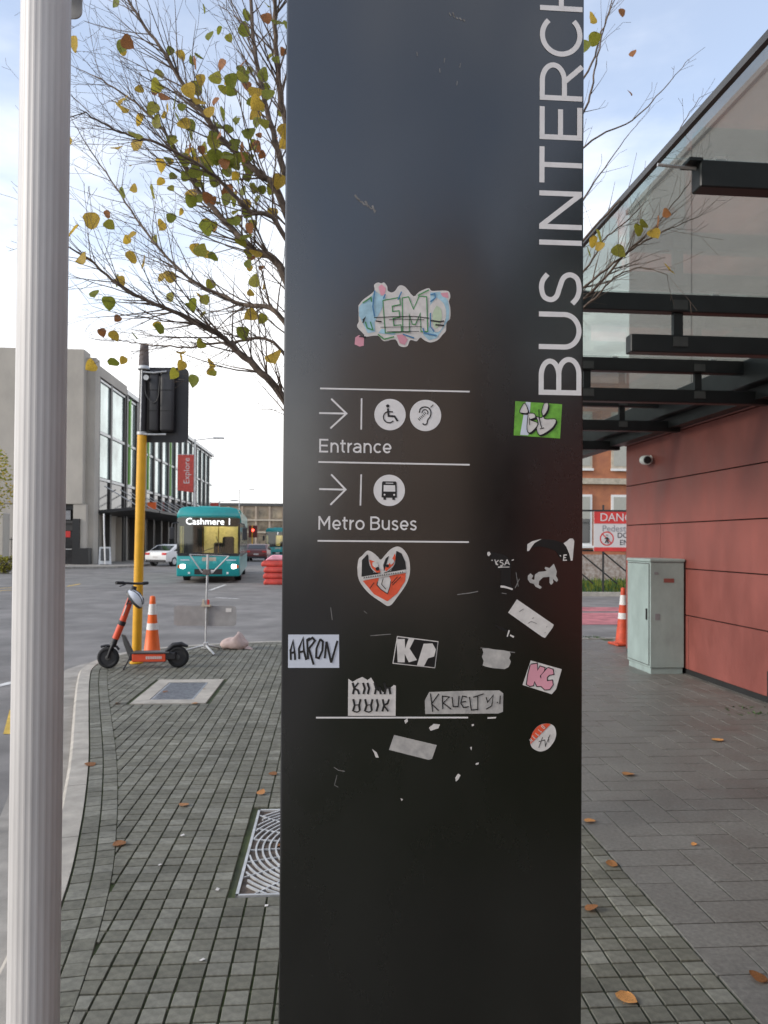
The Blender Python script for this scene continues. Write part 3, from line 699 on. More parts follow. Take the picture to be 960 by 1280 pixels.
# KIRA mirrored
st = sticker('white torn sticker with blackletter KIRA above its upside-down reflection', z([(390,312),(415,330),(440,315),(470,302),(500,320),(520,305),(535,330),(545,360),(560,385),(575,375),(590,390),(610,370),(630,365),(650,348),(662,352),(660,524),(388,524)]), 'paper')
def kira(f):
    for y0, y1, dirn in ((400,335,1),(428,498,-1)):
        for x, sh in ((420,'k'),(480,'i'),(505,'i'),(545,'n'),(600,'n')) if dirn == 1 else ((422,'u'),(490,'u'),(556,'i'),(590,'k')):
            ym = (y0+y1)/2
            f.stroke(z([(x-6,y1),(x+4,ym),(x-4,y0)]), 2.6)
            if sh == 'k': f.stroke(z([(x+2,ym),(x+28,y1)]), 2.0); f.stroke(z([(x+2,ym),(x+24,ym+ (y0-ym)*.3),(x+32,y0)]), 2.4)
            if sh == 'n': f.stroke(z([(x+30,ym-6),(x+24,ym),(x+30,y0)]), 2.6); f.stroke(z([(x,ym),(x+26,ym-8)]), 1.4)
            if sh == 'u': f.stroke(z([(x+34,y1-4),(x+30,ym),(x+38,y0)]), 2.6); f.stroke(z([(x-2,y1),(x+18,y1+4),(x+34,y1-4)]), 1.6); f.stroke(z([(x,ym),(x+32,ym-4)]), 1.2)
art(st, 'ink', kira)
# KRUELTY
z = Z(520,790,4.57)
st = sticker('long worn paper sticker scrawled KRUELTY', z([(75,342),(300,335),(475,333),(498,350),(496,455),(470,465),(52,468),(50,390)]), 'paperdirty')
art(st, 'ink', lambda f: [f.stroke(z(s), 1.35) for s in ([(82,350),(95,455)],[(130,352),(88,410),(128,448)],[(150,362),(152,440)],[(148,365),(190,370),(155,405),(200,440)],[(205,370),(212,425),(240,425),(245,365)],[(290,370),(265,365),(255,405),(270,430),(300,425)],[(256,400),(285,395)],[(305,370),(315,445),(355,440)],[(325,372),(385,352)],[(352,365),(352,445)],[(400,372),(408,400),(440,360),(432,420),(400,440)],[(480,362),(478,410)],[(462,398),(465,404)])])
# grey label
st = sticker('small faded grey label rubbed nearly blank', z([(378,95),(410,92),(450,100),(500,104),(535,112),(540,130),(532,150),(541,168),(536,185),(528,200),(505,212),(470,208),(440,206),(400,198),(380,190),(386,165),(376,140),(384,118)]), 'paperdirty')
Flat(.0007).stroke(z([(368,90),(470,105),(565,117)]), 1.2).build('scratch', 'residue', sgn)
# KC
st = sticker('white sticker with pink bubble letters KC', z([(655,162),(832,212),(800,325),(775,355),(608,302)]), 'paper')
kc = [[(654,186),(690,180),(692,222),(708,196),(733,204),(730,222),(706,250),(724,296),(718,308),(690,308),(676,278),(668,304),(650,308),(632,298),(640,240)], [(752,204),(780,214),(784,240),(760,244),(746,258),(746,280),(776,276),(780,300),(762,326),(735,328),(712,306),(714,246)]]
art(st, 'ink', lambda f: [f.stroke(z(k+[k[0]]), 2.4) for k in kc], .0012)
art(st, 'pinkst', lambda f: [f.poly(z(k)) for k in kc], .0018)
# HELLO round
c = [(655,605),(668,570),(700,535),(745,522),(785,535),(800,575),(790,620),(755,665),(710,682),(668,665),(652,635)]
st = sticker('oval red and white HELLO sticker near the lower right edge', z(cm(c+[c[0]],5)[:-1]), 'paper')
art(st, 'orangest', lambda f: f.poly(z(cm([(653,640),(655,605),(668,570),(700,535),(745,522),(768,527)],4))), .0012)
art(st, 'ink', lambda f: [f.stroke(z(s), .8) for s in ([(700,625),(735,615)],[(722,600),(700,660)],[(735,615),(738,655)],[(738,650),(765,585)],[(755,600),(758,630)])])
def hello(f):
    letters = dict(H=[[(0,0),(0,1)],[(.6,0),(.6,1)],[(0,.5),(.6,.5)]], E=[[(0,0),(0,1)],[(0,1),(.5,1)],[(0,.5),(.4,.5)],[(0,0),(.5,0)]], L=[[(0,1),(0,0),(.5,0)]], O=[[(0,0),(0,1),(.6,1),(.6,0),(0,0)]])
    a = math.atan2(-90, 85)
    for i, ch in enumerate('HELLO'):
        for s in letters[ch]:
            f.stroke(z([(662+17*i+ (px*14)*math.cos(a) - (-py*22)*math.sin(a)*1, 628-19*i + (px*14)*math.sin(a) + (-py*22)*math.cos(a)) for px, py in s]), .8)
art(st, 'paper', hello, .0018)
# blank tilted labels and residue
st = sticker('blank whitish label stuck on at a steep diagonal', Z(600,660,7.38)([(340,658),(680,892),(665,925),(600,1012),(575,1005),(258,780)]), 'paper')
art(st, 'residue', lambda f: [f.stroke(Z(600,660,7.38)(s), .8) for s in ([(360,770),(400,745)],[(480,835),(495,825)],[(610,915),(618,905)],[(595,968),(602,960)],[(440,880),(470,860),(520,880)])])
z = Z(350,660,2.526)
sticker('blank worn label tilted slightly, below the lowest line', z([(360,653),(495,685),(480,728),(470,732),(344,700)]), 'paperdirty')
z = Z(600,660,7.38)
st = sticker('black torn sticker remnant with white letters KSA', z([(70,215),(130,225),(230,250),(285,300),(280,500),(300,570),(190,545),(195,400),(130,340),(95,260)]), 'blackink2')
def ksa(f):
    K = [[(135,290),(150,340)],[(170,295),(145,320),(165,342)]]; Sx = [cm([(212,300),(190,298),(185,315),(210,325),(208,342),(185,345)],3)]; A = [[(225,345),(248,290)],[(248,290),(270,340)],[(235,325),(262,322)]]
    for s in K+Sx+A: f.stroke(z(s), 1.1)
    f.stroke(z([(105,300),(115,295)]), 1.4); f.stroke(z([(290,298),(310,292)]), 1.2); f.stroke(z([(165,362),(205,358)]), 1.6); f.stroke(z([(205,360),(270,360)]), .9)
    f.poly(z([(65,225),(85,218),(98,240),(80,262),(66,250)])); f.poly(z([(188,530),(225,532),(302,558),(298,573),(240,555),(186,548)]))
art(st, 'paper', ksa)
st = sticker('black arc-shaped torn sticker remnant with white corners and letter E', z(cm([(445,185),(500,130),(570,105),(680,112),(760,140),(800,190),(830,300),(810,305),(740,280),(700,215),(620,185),(540,170),(480,185)],3)), 'blackink2')
def ec(f):
    f.poly(z([(435,150),(480,122),(568,100),(500,140),(470,180),(450,212),(432,212)])); f.poly(z([(768,140),(800,120),(825,97),(855,97),(868,120),(852,300),(836,302),(820,235),(795,175)]))
    f.stroke(z([(800,248),(772,250),(768,298),(800,296)]), 1.4); f.stroke(z([(770,273),(792,272)]), 1.2); f.stroke(z([(735,250),(745,262)]), 1.1)
art(st, 'paper', ec)
st = sticker('white scraped remnant shaped like a leaping animal', z([(440,440),(465,418),(490,440),(475,470),(500,480),(505,430),(540,405),(600,398),(615,390),(595,375),(600,358),(640,370),(680,330),(708,400),(700,440),(720,480),(705,498),(672,470),(675,505),(655,525),(640,505),(640,450),(580,455),(545,490),(540,525),(570,545),(555,562),(510,540),(495,515),(460,505),(440,475)]), 'paperdirty')
sticker('tiny torn black strip with white flecks', z([(120,885),(180,905),(250,940),(240,960),(180,935)]), 'blackink2')
for p in ([(262,940),(275,945),(255,1005),(245,1000)], [(278,980),(315,998),(308,1013),(275,995)]): Flat(.0009).poly(z(p)).build('sticker_scrap', 'paper', sgn)
z = Z(350,660,2.526)
for p in ([(290,697),(305,708),(312,725),(302,724),(297,710)], [(470,630),(485,618),(505,620),(500,632),(475,640)], [(392,608),(402,600),(404,610),(396,618)], [(555,800),(553,788),(562,775),(570,780),(562,795)], [(655,597),(683,596),(680,601),(655,602)], [(604,620),(612,618),(612,624),(606,626)], [(618,742),(628,740),(626,746),(618,748)], [(600,692),(606,690),(604,702)], [(380,852),(388,856),(384,862)]):
    Flat(.0009).poly(z(p)).build('sticker_scrap', 'paper', sgn)
z = Z(350,0,2.526)
def wisp(pts, wd):
    Flat(.0005).stroke(z(pts), wd).build('scratch', 'residue', sgn)
for k in range(6): wisp([(236+k*11,618+k*7+random.uniform(-6,6)),(244+k*11,628+k*7+random.uniform(-6,6)),(252+k*10,634+k*6)], random.uniform(1.4,2.6))
for k in range(5): wisp([(534+k*11,38+k*6+random.uniform(-6,6)),(540+k*11,52+k*4)], random.uniform(1.2,2.2))
for a, b in ((520,190),(504,222),(570,206),(560,262),(432,170)): wisp([(a,b-6),(a-2+random.uniform(-4,4),b+8)], .9)
z = Z(350,660,2.526)
for s in ([(560,210),(600,205),(625,200)],[(170,755),(185,765),(205,768)],[(180,780),(172,812),(184,818)],[(285,340),(350,335)],[(745,140),(752,185)],[(742,190),(756,160)],[(265,262),(275,270)],[(160,250),(165,290)],[(700,205),(715,208)]): wisp(s, random.uniform(.6,1.4))
# ================================================================ RED BUILDING, CANOPY
TB = R(5.0); BU, BV = frame(TB)
uK, vK = .085 + 3.49*BU.x + 11.05*BU.y, .22 + 3.49*BV.x + 11.05*BV.y
# local frame: x = u, y = v with origin at world origin (turned by TB)
rb = thing('station_building', 'low building clad in large terracotta red panels with grey upper storey', 'building', (0,0,0), TB)
V0 = -6.0
bx('core_wall', M['dark'], rb, uK+.03, uK+5, V0, vK-.02, -.02, 3.0)
rows = [.06, .72, 1.29, 1.86, 2.43, 3.02]
offs = [[1.9,4.6,7.6],[1.73,5.0,8.4],[1.12,3.9,6.9],[4.6,8.4],[4.2,7.4]]
for r in range(5):
    e = [0] + offs[r] + [11.2, 14.2, vK-V0]
    for a, b in zip(e, e[1:]):
        bx('wall_panel', M['red'], rb, uK, uK+.028, vK-b+.006, vK-a-(.006 if a else 0), rows[r]+.006, rows[r+1]-.006, bevel=.003)
bx('end_wall', M['red'], rb, uK+.004, uK+5, vK-.018, vK, .06, 3.02)
bx('plinth', M['dark'], rb, uK+.012, uK+5, V0, vK-.004, -.02, .065)
bx('coping', M['redtrim'], rb, uK-.03, uK+.30, V0, vK+.02, 3.022, 3.15, bevel=.01)
VU = 3.0
up = bx('upper_wall', M['upper'], rb, uK+.04, uK+5, VU, vK, 3.10, 6.46)
bx('roof_edge', M['upper'], rb, uK+.0, uK+5.05, VU, vK+.04, 6.462, 6.53)
for k in range(4):
    bx('cladding_joint', M['frame'], up, uK+.034, uK+.0395, vK-1.9*k-1.9, vK-1.9*k-1.888, 3.2, 6.44)
# canopy
cp = thing('entrance_canopy', 'black steel and glass canopy cantilevered above the red wall', 'canopy', (0,0,0), TB)
VS = [-2.2, -.3, 1.6, 3.5, 5.4, 7.3, 9.2, 11.1, 13.0]
UW = uK+.25
for k, v in enumerate(VS):
    bx('upper_purlin', M['black'], cp, 1.79, UW, v-.045, v+.045, 3.285, 3.415, bevel=.006)
    if k > 0: bx('lower_beam', M['black'], cp, 2.25, uK-.04, v-.05, v+.05, 2.985, 3.115, bevel=.006)
    for u in (2.62, 3.75): bx('hanger', M['black'], cp, u-.035, u+.035, v-.02, v+.02, 3.10, 3.30)
    MB().tube([(1.60,v,3.40),(1.80,v,3.39)], .008, 8).build('edge_rod', M['silver'], cp)
    for u in (2.62, 3.75):
        bx('bracket_plate', M['grey'], cp, u-.055, u+.055, v-.058, v-.0505, 3.03, 3.10); bx('bracket_plate', M['grey'], cp, u-.055, u+.055, v-.053, v-.0455, 3.30, 3.37)
    for u in (1.9, 2.9, 3.9): bx('glass_clip', M['silver'], cp, u-.025, u+.025, v-.03, v+.03, 3.4155, 3.4275)
    bx('end_plate', M['black'], cp, 1.735, 1.80, v-.05, v+.05, 3.405, 3.42)
for a, b in zip(VS, VS[1:]):
    bx('glass_pane', M['canopyglass'], cp, 1.625, UW, a+.006, b-.006, 3.428, 3.440)
bx('edge_channel', M['grey'], cp, 1.60, 1.624, VS[0], 13.0, 3.418, 3.450)
bx('wall_gutter', M['black'], cp, uK-.32, uK+.0, V0, 13.0, 3.16, 3.42, bevel=.01)
bx('soffit_channel', M['black'], cp, uK-.20, uK-.035, V0, 13.0, 3.03, 3.155)
# security camera
def uv(u, v, z=0): return BU*u + BV*v + Vector((0,0,z))
cc = thing('security_camera', 'white bullet security camera on the red wall under the canopy', 'camera', uv(uK, vK-.84, 2.74), TB)
MB().lathe([(.055,0),(.06,.012),(.05,.02)], 20, Matrix.Rotation(R(-90),4,'Y')).build('mount', M['white'], cc, smooth=40)
MB().tube([(-.015,0,0),(-.09,-.02,-.005)], .02, 10).build('arm', M['white'], cc, smooth=40)
MB().tube([(-.06,.10,.0),(-.065,.08,0),(-.10,-.10,-.02),(-.102,-.115,-.02)], [.03,.062,.066,.058], 20).build('housing', M['white'], cc, smooth=40)
MB().tube([(-.1025,-.116,-.02),(-.104,-.135,-.022)], [.052,.046], 18).build('lens', M['blackpl'], cc, smooth=40)
# poster frame and bench at the right edge
nf = thing('notice_frame', 'black framed notice board on the red wall', 'notice board', uv(uK, 7.20), TB)
bx('frame', M['black'], nf, -.05, -.004, -1.3, .0, .64, 1.93, bevel=.006)
bx('glass_front', M['win_dark'], nf, -.054, -.0505, -1.25, -.05, .69, 1.88)
bn = thing('wall_box', 'low black box on pale concrete feet against the red wall', 'box', uv(uK-.15, 7.15), TB)
bx('casing', M['black'], bn, 0, .12, -1.8, 0, .07, .37, bevel=.012)
for y in (-.25, -1.55): bx('foot', M['gutter'], bn, .005, .115, y-.12, y+.2, 0.002, .069, bevel=.006)
# utility cabinet
cab = thing('utility_cabinet', 'pale green metal utility cabinet standing against the red wall', 'cabinet', uv(uK-.455, vK-1.84), TB)
bx('plinth', M['cabinet'], cab, .015, .415, .015, .675, 0.001, .075)
bx('body', M['cabinet'], cab, 0, .43, 0, .69, .076, 1.37, bevel=.006)
bx('lid', M['cabinet'], cab, -.012, .44, -.012, .70, 1.371, 1.41, bevel=.008)
dr = bx('door', M['cabinet'], cab, -.014, -.0005, .03, .66, .11, 1.345, bevel=.005)
bx('door_gap', M['grey'], cab, -.0008, .0002, .02, .67, .10, 1.355)
hd = bx('handle', M['black'], dr, -.03, -.0145, .05, .075, .66, .80, bevel=.004)
bx('label_plate', M['signgrey'], cab, .06, .12, -.003, -.0005, .66, .74); bx('label_plate', M['signgrey'], cab, .05, .10, -.003, -.0005, 1.22, 1.25); bx('label_plate', M['redtrim'], cab, .17, .30, -.003, -.0005, 1.12, 1.17)

# ================================================================ CONES
def cone(label, loc, h, m_, rotz=0, dirty=False):
    t = thing('traffic_cone', label, 'traffic cone', loc, rotz); t['group'] = 'traffic cones'
    r = .36*h/.9/2
    MB().box(-r,r,-r,r,0,.035).build('base', m_, t, bevel=.012)
    def rad(z): return .118*h/.9*(1-(z-.035)/(h-.035)) + .032*(z-.035)/(h-.035)
    st = [0.035, .44*h, .575*h, .735*h, .9*h, h]
    MB().lathe([(rad(.035)+.03,.035),(rad(.06)+.004,.06),(rad(.44*h),.44*h),(rad(.575*h),.575*h),(rad(.735*h),.735*h),(rad(.9*h),.9*h),(rad(h)+.004,.985*h),(rad(h)-.012,h)], 24).build('body', m_, t, smooth=50)
    for a, b in ((.455,.56),(.70,.87)): MB().lathe([(rad(a*h)+.003,a*h),(rad(b*h)+.003,b*h)], 24).build('reflective_band', M['refl'], t, smooth=50)
    return t
cone('bright orange traffic cone with white bands behind the scooter', gp(190,822)+Vector((0,.0,0)), .84, M['orange'], R(20))
cone('grubby red-orange traffic cone by the red building\'s corner', gp(779,806), .90, M['cone_dirty'], R(8))

# ================================================================ WHITE LAMP POST (near left)
lp = thing('lamp_post', 'white fluted metal lamp post beside the kerb', 'lamp post', (0,0,0))
PD = 1.92; pb = at(46.5, 900, PD); pt = at(52.5, 100, PD)
lp.location = (pb.x, pb.y, 0)
rad = []
prof = []
nfl = 96; r0 = .0605
vs = []; fs = []; zs = [0.0, .6, 1.5, 2.6, 4.2, 5.6]
for z in zs:
    rr_ = r0*(1-.012*(z-1))
    for k in range(nfl):
        a = 2*math.pi*k/nfl; gr = .0007 if k % 4 in (1,2) else 0
        vs.append((math.cos(a)*(rr_-gr), math.sin(a)*(rr_-gr), z))
for i in range(len(zs)-1):
    for k in range(nfl): fs.append((i*nfl+k, i*nfl+(k+1) % nfl, (i+1)*nfl+(k+1) % nfl, (i+1)*nfl+k))
MB().add(vs, fs).build('fluted_shaft', M['polewhite'], lp)
MB().lathe([(.09,.001),(.09,.05),(.068,.09),(.062,.10)], 32).build('base_collar', M['polewhite'], lp, smooth=40)
MB().tube([(0,0,5.55),(0,-.1,5.9),(0,-.6,6.1),(0,-1.2,6.1)], .035, 12).build('arm', M['polewhite'], lp, smooth=40)
MB().box(-.09,.09,-1.7,-1.15,6.02,6.14).build('lamp_head', M['polewhite'], lp, bevel=.03)
sg2 = thing('parking_sign', 'small grey sign plate with rounded corner clamped high on the white post', 'sign', (pb.x, pb.y, 0))
e = at(104.5, 27, PD+.09); ex, ez = e.x-pb.x, e.z
def rrect(x0, x1, z0, z1, r, n=5):
    o = []
    for cx, cz, a0 in ((x1-r,z0+r,-90),(x1-r,z1-r,0),(x0+r,z1-r,90),(x0+r,z0+r,180)):
        o += [(cx+r*math.cos(R(a0+90*k/n)), cz+r*math.sin(R(a0+90*k/n))) for k in range(n+1)]
    return o
MB().prism(rrect(ex-.15, ex, ez, ez+.36, .02), .078, .082).build('plate', M['galv'], sg2)
for z in (.08,.28): MB().lathe([(.0612,ez+z-.012),(.066,ez+z-.012),(.066,ez+z+.012),(.0612,ez+z+.012)], 32).build('clamp', M['galv'], sg2)

# ================================================================ TRAFFIC SIGNAL
PY = 9.85
b = gp(170.5, 829); tp = at(180.5, 430, b.y)
ts = thing('traffic_signal', 'leaning yellow traffic signal pole with black signal board seen from behind', 'traffic signal', b)
lean = (tp.x-b.x)/tp.z
MTX = Matrix.Shear('XY', 4, (0,0)) if False else Matrix(((1,0,lean,0),(0,1,0,0),(0,0,1,0),(0,0,0,1)))
def sh(m):
    m.v = [MTX @ p for p in m.v]; return m
zt = tp.z; zy = at(178, 541, b.y).z
sh(MB().tube([(0,0,.003),(0,0,zy)], .060, 20)).build('yellow_pole', M['yellow'], ts, smooth=40)
sh(MB().lathe([(.085,.001),(.085,.02),(.062,.03)], 20)).build('pole_foot', M['yellow'], ts)
sh(MB().tube([(0,0,zy+.001),(0,0,zt-.30)], .052, 20)).build('upper_pole', M['blackpl'], ts, smooth=40)
sh(MB().lathe([(.075,zt-.34),(.08,zt-.33),(.07,zt-.30),(.066,zt-.29)], 20)).build('top_clamp', M['galv'], ts, smooth=40)
sh(MB().lathe([(.068,zt-.289),(.055,zt-.05),(.052,zt-.01),(.045,zt)], 24)).build('cap', M['oldpl'], ts, smooth=40)
sh(MB().lathe([(.062,zy-.03),(.066,zy-.03),(.066,zy+.01),(.062,zy+.01)], 20)).build('lower_clamp', M['galv'], ts)
sh(MB().tube([(-.006,-.056,zy+.02),(-.006,-.056,zt-.35)], .009, 6)).build('conduit', M['galv'], ts)
sx0, sz1 = at(172.5, 457, b.y).x-b.x, at(200,457.5,b.y).z
sx1, sz0 = at(233.5, 500, b.y).x-b.x, at(200,552,b.y).z
MB().prism(rrect(sx0, sx1, sz0, sz1, .085), .085, .10).build('backing_board', M['blackpl'], ts)
w_ = sx1-sx0
for a0, a1 in ((.22,.45),(.45,.75)):
    hs = MB().box(sx0+w_*a0+.006, sx0+w_*a1-.006, -.03, .0845, sz0+.13, sz1-.05).build('signal_housing', M['blackpl'], ts, bevel=.03, seg=3, smooth=50)
    for k in range(2):
        zz = sz0+.13+(k+1)*(sz1-sz0-.18)/3; bx('seam', M['dark'], hs, sx0+w_*a0+.012, sx0+w_*a1-.012, -.033, -.0302, zz-.004, zz+.004)
for k in range(3):
    zz = sz0+.13+(k+.5)*(sz1-sz0-.18)/3
    MB().tube([(sx0+w_*.6,.1001,zz),(sx0+w_*.6,.30,zz-.02)], .10, 20, cap=False).build('visor', M['blackpl'], ts, smooth=40)
cx = sx0+w_*.6
MB().tube([(.04,-.05,sz1-.09),(.2,-.05,sz1-.10),(cx,-.04,sz1-.08)], .011, 6).build('upper_bracket', M['galv'], ts)
MB().tube([(.02,-.05,sz0+.09),(.2,-.05,sz0+.085),(cx,-.04,sz0+.09)], .011, 6).build('lower_bracket', M['galv'], ts)
MB().tube(catmull([(.085,-.045,sz1-.25),(.11,-.05,sz1-.40),(.20,-.055,sz1-.49),(.26,-.055,sz1-.42),(.28,-.05,sz1-.15)], n=6), .006, 6).build('cable', M['grey'], ts, smooth=60)
MB().lathe([(.018,-.006),(.035,-.006),(.035,.006),(.018,.006)], 16, Matrix.Translation((.105,-.06,sz1-.165)) @ Matrix.Rotation(R(90),4,'X')).build('clamp_eye', M['galv'], ts)

# ================================================================ SCOOTER + HELMET
f0 = gp(135.2, 835.5); r0_ = gp(222.5, 834.5)
ang = math.atan2(r0_.y-f0.y, r0_.x-f0.x)
sc = thing('electric_scooter', 'orange and black electric rental scooter parked across the footpath', 'scooter', f0, ang)
WB = (r0_-f0).length; WR = .135
def wheel(x, nm, parent, rad=WR):
    t = MB(); n = 28; k = 10; vs = []; fs = []
    for i in range(n):
        a = 2*math.pi*i/n
        for j in range(k):
            b_ = 2*math.pi*j/k; rr_ = rad-.028+.028*math.cos(b_); vs.append((x+rr_*math.cos(a), .027*math.sin(b_), rad+rr_*math.sin(a)))
    for i in range(n):
        for j in range(k): fs.append((i*k+j, ((i+1) % n)*k+j, ((i+1) % n)*k+(j+1) % k, i*k+(j+1) % k))
    ty = t.add(vs, fs).build(nm, M['rubber'], parent, smooth=60)
    MX = Matrix.Translation((x,0,rad)) @ Matrix.Rotation(R(90),4,'X')
    MB().lathe([(rad-.05,-.018),(rad-.042,-.018),(rad-.042,.018),(rad-.05,.018)], 24, MX).build('rim', M['blackpl'], ty, smooth=40)
    MB().lathe([(.028,-.03),(.034,-.02),(.034,.02),(.028,.03)], 16, MX).build('hub', M['grey'], ty)
    for s in range(5):
        a = 2*math.pi*s/5+.3
        MB().tube([(x+.03*math.cos(a),0,rad+.03*math.sin(a)),(x+(rad-.045)*math.cos(a),0,rad+(rad-.045)*math.sin(a))], .010, 6).build('spoke', M['grey'], ty)
wheel(0, 'front_wheel', sc); wheel(WB, 'rear_wheel', sc)
for s in (-.045,.045): MB().tube([(0,s,WR),(.035,s,.24),(.065,s*.6,.31)], [.016,.018,.022], 10).build('fork_leg', M['blackpl'], sc, smooth=50)
MB().tube([(.05,0,.28),(.085,0,.37)], [.042,.036], 14).build('fork_crown', M['blackpl'], sc, smooth=50)
MB().tube([(-.09,0,.27),(-.03,0,.285),(.05,0,.285),(.10,0,.27),(.13,0,.23)], .016, 8).build('front_mudguard', M['blackpl'], sc, smooth=50)
MB().tube([(.085,0,.37),(.155,0,.55)], .042, 14).build('lower_stem', M['scoot'], sc, smooth=50)
MB().tube([(.15,0,.54),(.17,0,.59)], .047, 14).build('stem_clamp', M['blackpl'], sc, smooth=50)
MB().tube([(.165,0,.58),(.285,0,.93)], [.041,.037], 14).build('stem', M['scoot'], sc, smooth=50)
MB().tube([(.18,-.040,.66),(.235,-.037,.82)], .007, 6).build('stem_lettering', M['paper'], sc)
MB().tube([(.215,.0,.75),(.225,-.045,.80),(.275,-.045,.95)], .008, 6).build('brake_cable', M['blackpl'], sc)
MB().tube([(.285,0,.93),(.305,0,1.02)], .034, 12).build('stem_head', M['blackpl'], sc, smooth=50)
hb = MB().tube([(.13,-.20,1.075),(.24,-.08,1.065),(.31,0,1.055),(.38,.10,1.05),(.42,.22,1.05)], .016, 10).build('handlebar', M['blackpl'], sc, smooth=50)
MB().tube([(.13,-.20,1.075),(.20,-.12,1.07)], .021, 10).build('grip', M['rubber'], hb); MB().tube([(.385,.12,1.05),(.42,.225,1.05)], .021, 10).build('grip', M['rubber'], hb)
MB().tube([(.22,-.10,1.05),(.17,-.19,1.03)], .007, 6).build('brake_lever', M['blackpl'], hb)
MB().prism([(.16,.43),(.20,.41),(.31,.185),(.36,.185),(.36,.13),(.255,.13),(.19,.30)], -.035, .035).build('neck_frame', M['grey'], sc, bevel=.008)
bx('deck', M['grey'], sc, .30, WB-.09, -.085, .085, .186, .208, bevel=.008)
dk = bx('deck_side', M['scoot'], sc, .30, WB-.14, -.078, .078, .085, .185, bevel=.010)
for k in range(9): MB().box(.47+k*.022, .484+k*.022, -.0815, -.0783, .122, .155).build('deck_lettering', M['paper'], dk)
MB().prism([(.27,.10),(.31,.10),(.31,.19),(.27,.19),(.255,.15)], -.07, .07).build('deck_nose', M['blackpl'], sc, bevel=.01)
MB().tube([(WB-.15,0,.20),(WB-.06,0,.285),(WB+.04,0,.295),(WB+.12,0,.265)], [.03,.032,.032,.014], 10).build('rear_mudguard', M['blackpl'], sc, smooth=50)
bx('rear_bracket', M['blackpl'], sc, WB-.16, WB-.02, -.07, .07, .11, .20, bevel=.01)
MB().tube([(.27,-.06,.13),(.21,-.13,.004)], .010, 8).build('kickstand', M['blackpl'], sc)
hm = thing('cycle_helmet', 'white cycle helmet with dark lining hung on the scooter stem', 'helmet', f0+Vector((.345,-.11,.865)), 0)
hm.rotation_euler = (R(10), R(52), R(10)); hm.scale = (.9,.9,.9)
vs = []; fs = []; nu, nv = 22, 10
for j in range(nv+1):
    ph = R(92)*j/nv
    for i in range(nu):
        a = 2*math.pi*i/nu; vs.append((.150*math.sin(ph)*math.cos(a), .105*math.sin(ph)*math.sin(a), .118*math.cos(ph)))
for j in range(nv):
    for i in range(nu): fs.append((j*nu+i, (j+1)*nu+i, (j+1)*nu+(i+1) % nu, j*nu+(i+1) % nu))
sh_ = MB().add(vs, fs).build('shell', M['helmet'], hm, smooth=60)
MB().add([(x*.95,y*.95,z*.95-.012) for x,y,z in vs], [tuple(reversed(f)) for f in fs]).build('liner', M['grey'], hm, smooth=60)
vs2 = [(x*1.02,y*1.02,-.008+z*0) for x,y,z in vs[-nu:]] + [(x*1.02,y*1.02,.022) for x,y,z in vs[-nu:]]
MB().add(vs2, [(i,(i+1) % nu,nu+(i+1) % nu,nu+i) for i in range(nu)]).build('rim_band', M['grey'], hm, smooth=60)
for s in (-1,0,1):
    pth = [(.150*math.sin(R(a))*1.0, s*.045*math.cos(R(a)*.9)+0, .118*math.cos(R(a))*(.93 if s else 1.0)) for a in (-60,-35,-5,30,55)]
    MB().tube(pth, .0075, 6).build('vent', M['blackpl'], sh_)
MB().tube([(.05,.09,-.01),(.02,.05,-.09),(-.02,-.05,-.09),(.03,-.09,-.01)], .005, 5).build('strap', M['blackpl'], hm)

# ================================================================ TEMPORARY SIGN STAND + SANDBAG
g = gp(257, 815)
stnd = thing('sign_stand', 'folding metal sign stand with grey plate and open V arms at the kerb corner', 'sign stand', g)
zt_ = at(258.5, 693, g.y).z
MB().tube([(0,0,.06),(.005,0,.55),(.02,0,zt_)], [.014,.014,.018], 10).build('mast', M['galv'], stnd, smooth=40)
for (x, y) in ((.20,-.33),(-.36,-.10),(.10,.40),(-.12,.30)): MB().tube([(0,0,.10),(x,y,.012)], .014, 8).build('leg', M['galv'], stnd)
bx('spring_block', M['galv'], stnd, -.03, .03, -.03, .03, .04, .14, bevel=.006)
zl = at(258,716,g.y).z; x1 = at(237,693,g.y); x2 = at(286,695,g.y)
for p in (x1, x2):
    sx = -1 if p is x1 else 1
    MB().tube([(.015+.02*sx,0,zl+.03),(.015+.08*sx,0,zl+.01),(p.x-g.x,0,p.z)], .010, 8).build('arm', M['galv'], stnd)
MB().tube([(x1.x-g.x,0,x1.z),(x2.x-g.x,0,x2.z)], .006, 6).build('top_wire', M['galv'], stnd)
bx('clamp', M['oldpl'], stnd, -.05, .06, -.03, .03, zl-.03, zl+.05, bevel=.008)
a0 = at(217,757,g.y); a1 = at(295,783,g.y)
pl = MB().prism(rrect(a0.x-g.x, a1.x-g.x, a1.z, a0.z, .05), .022, .027).build('plate', mat('grey_plate', (.30,.29,.285), .5, var=.1), stnd)
bx('plate_label', M['paper'], pl, .28, .36, .019, .0215, a0.z-.09, a0.z-.035)
bx('plate_clamp', M['stone'], stnd, -.06, .07, -.03, .02, a0.z-.01, a0.z+.02); bx('clamp_wing', M['stone'], stnd, -.05, -.02, -.03, .0, a0.z+.02, a0.z+.09); bx('clamp_wing', M['barrier'], stnd, .025, .05, -.03, .0, a0.z+.0205, a0.z+.09)
sbp = gp(291, 812); sbp.y += .12
bm = bmesh.new(); bmesh.ops.create_icosphere(bm, subdivisions=4, radius=1)
from mathutils import noise
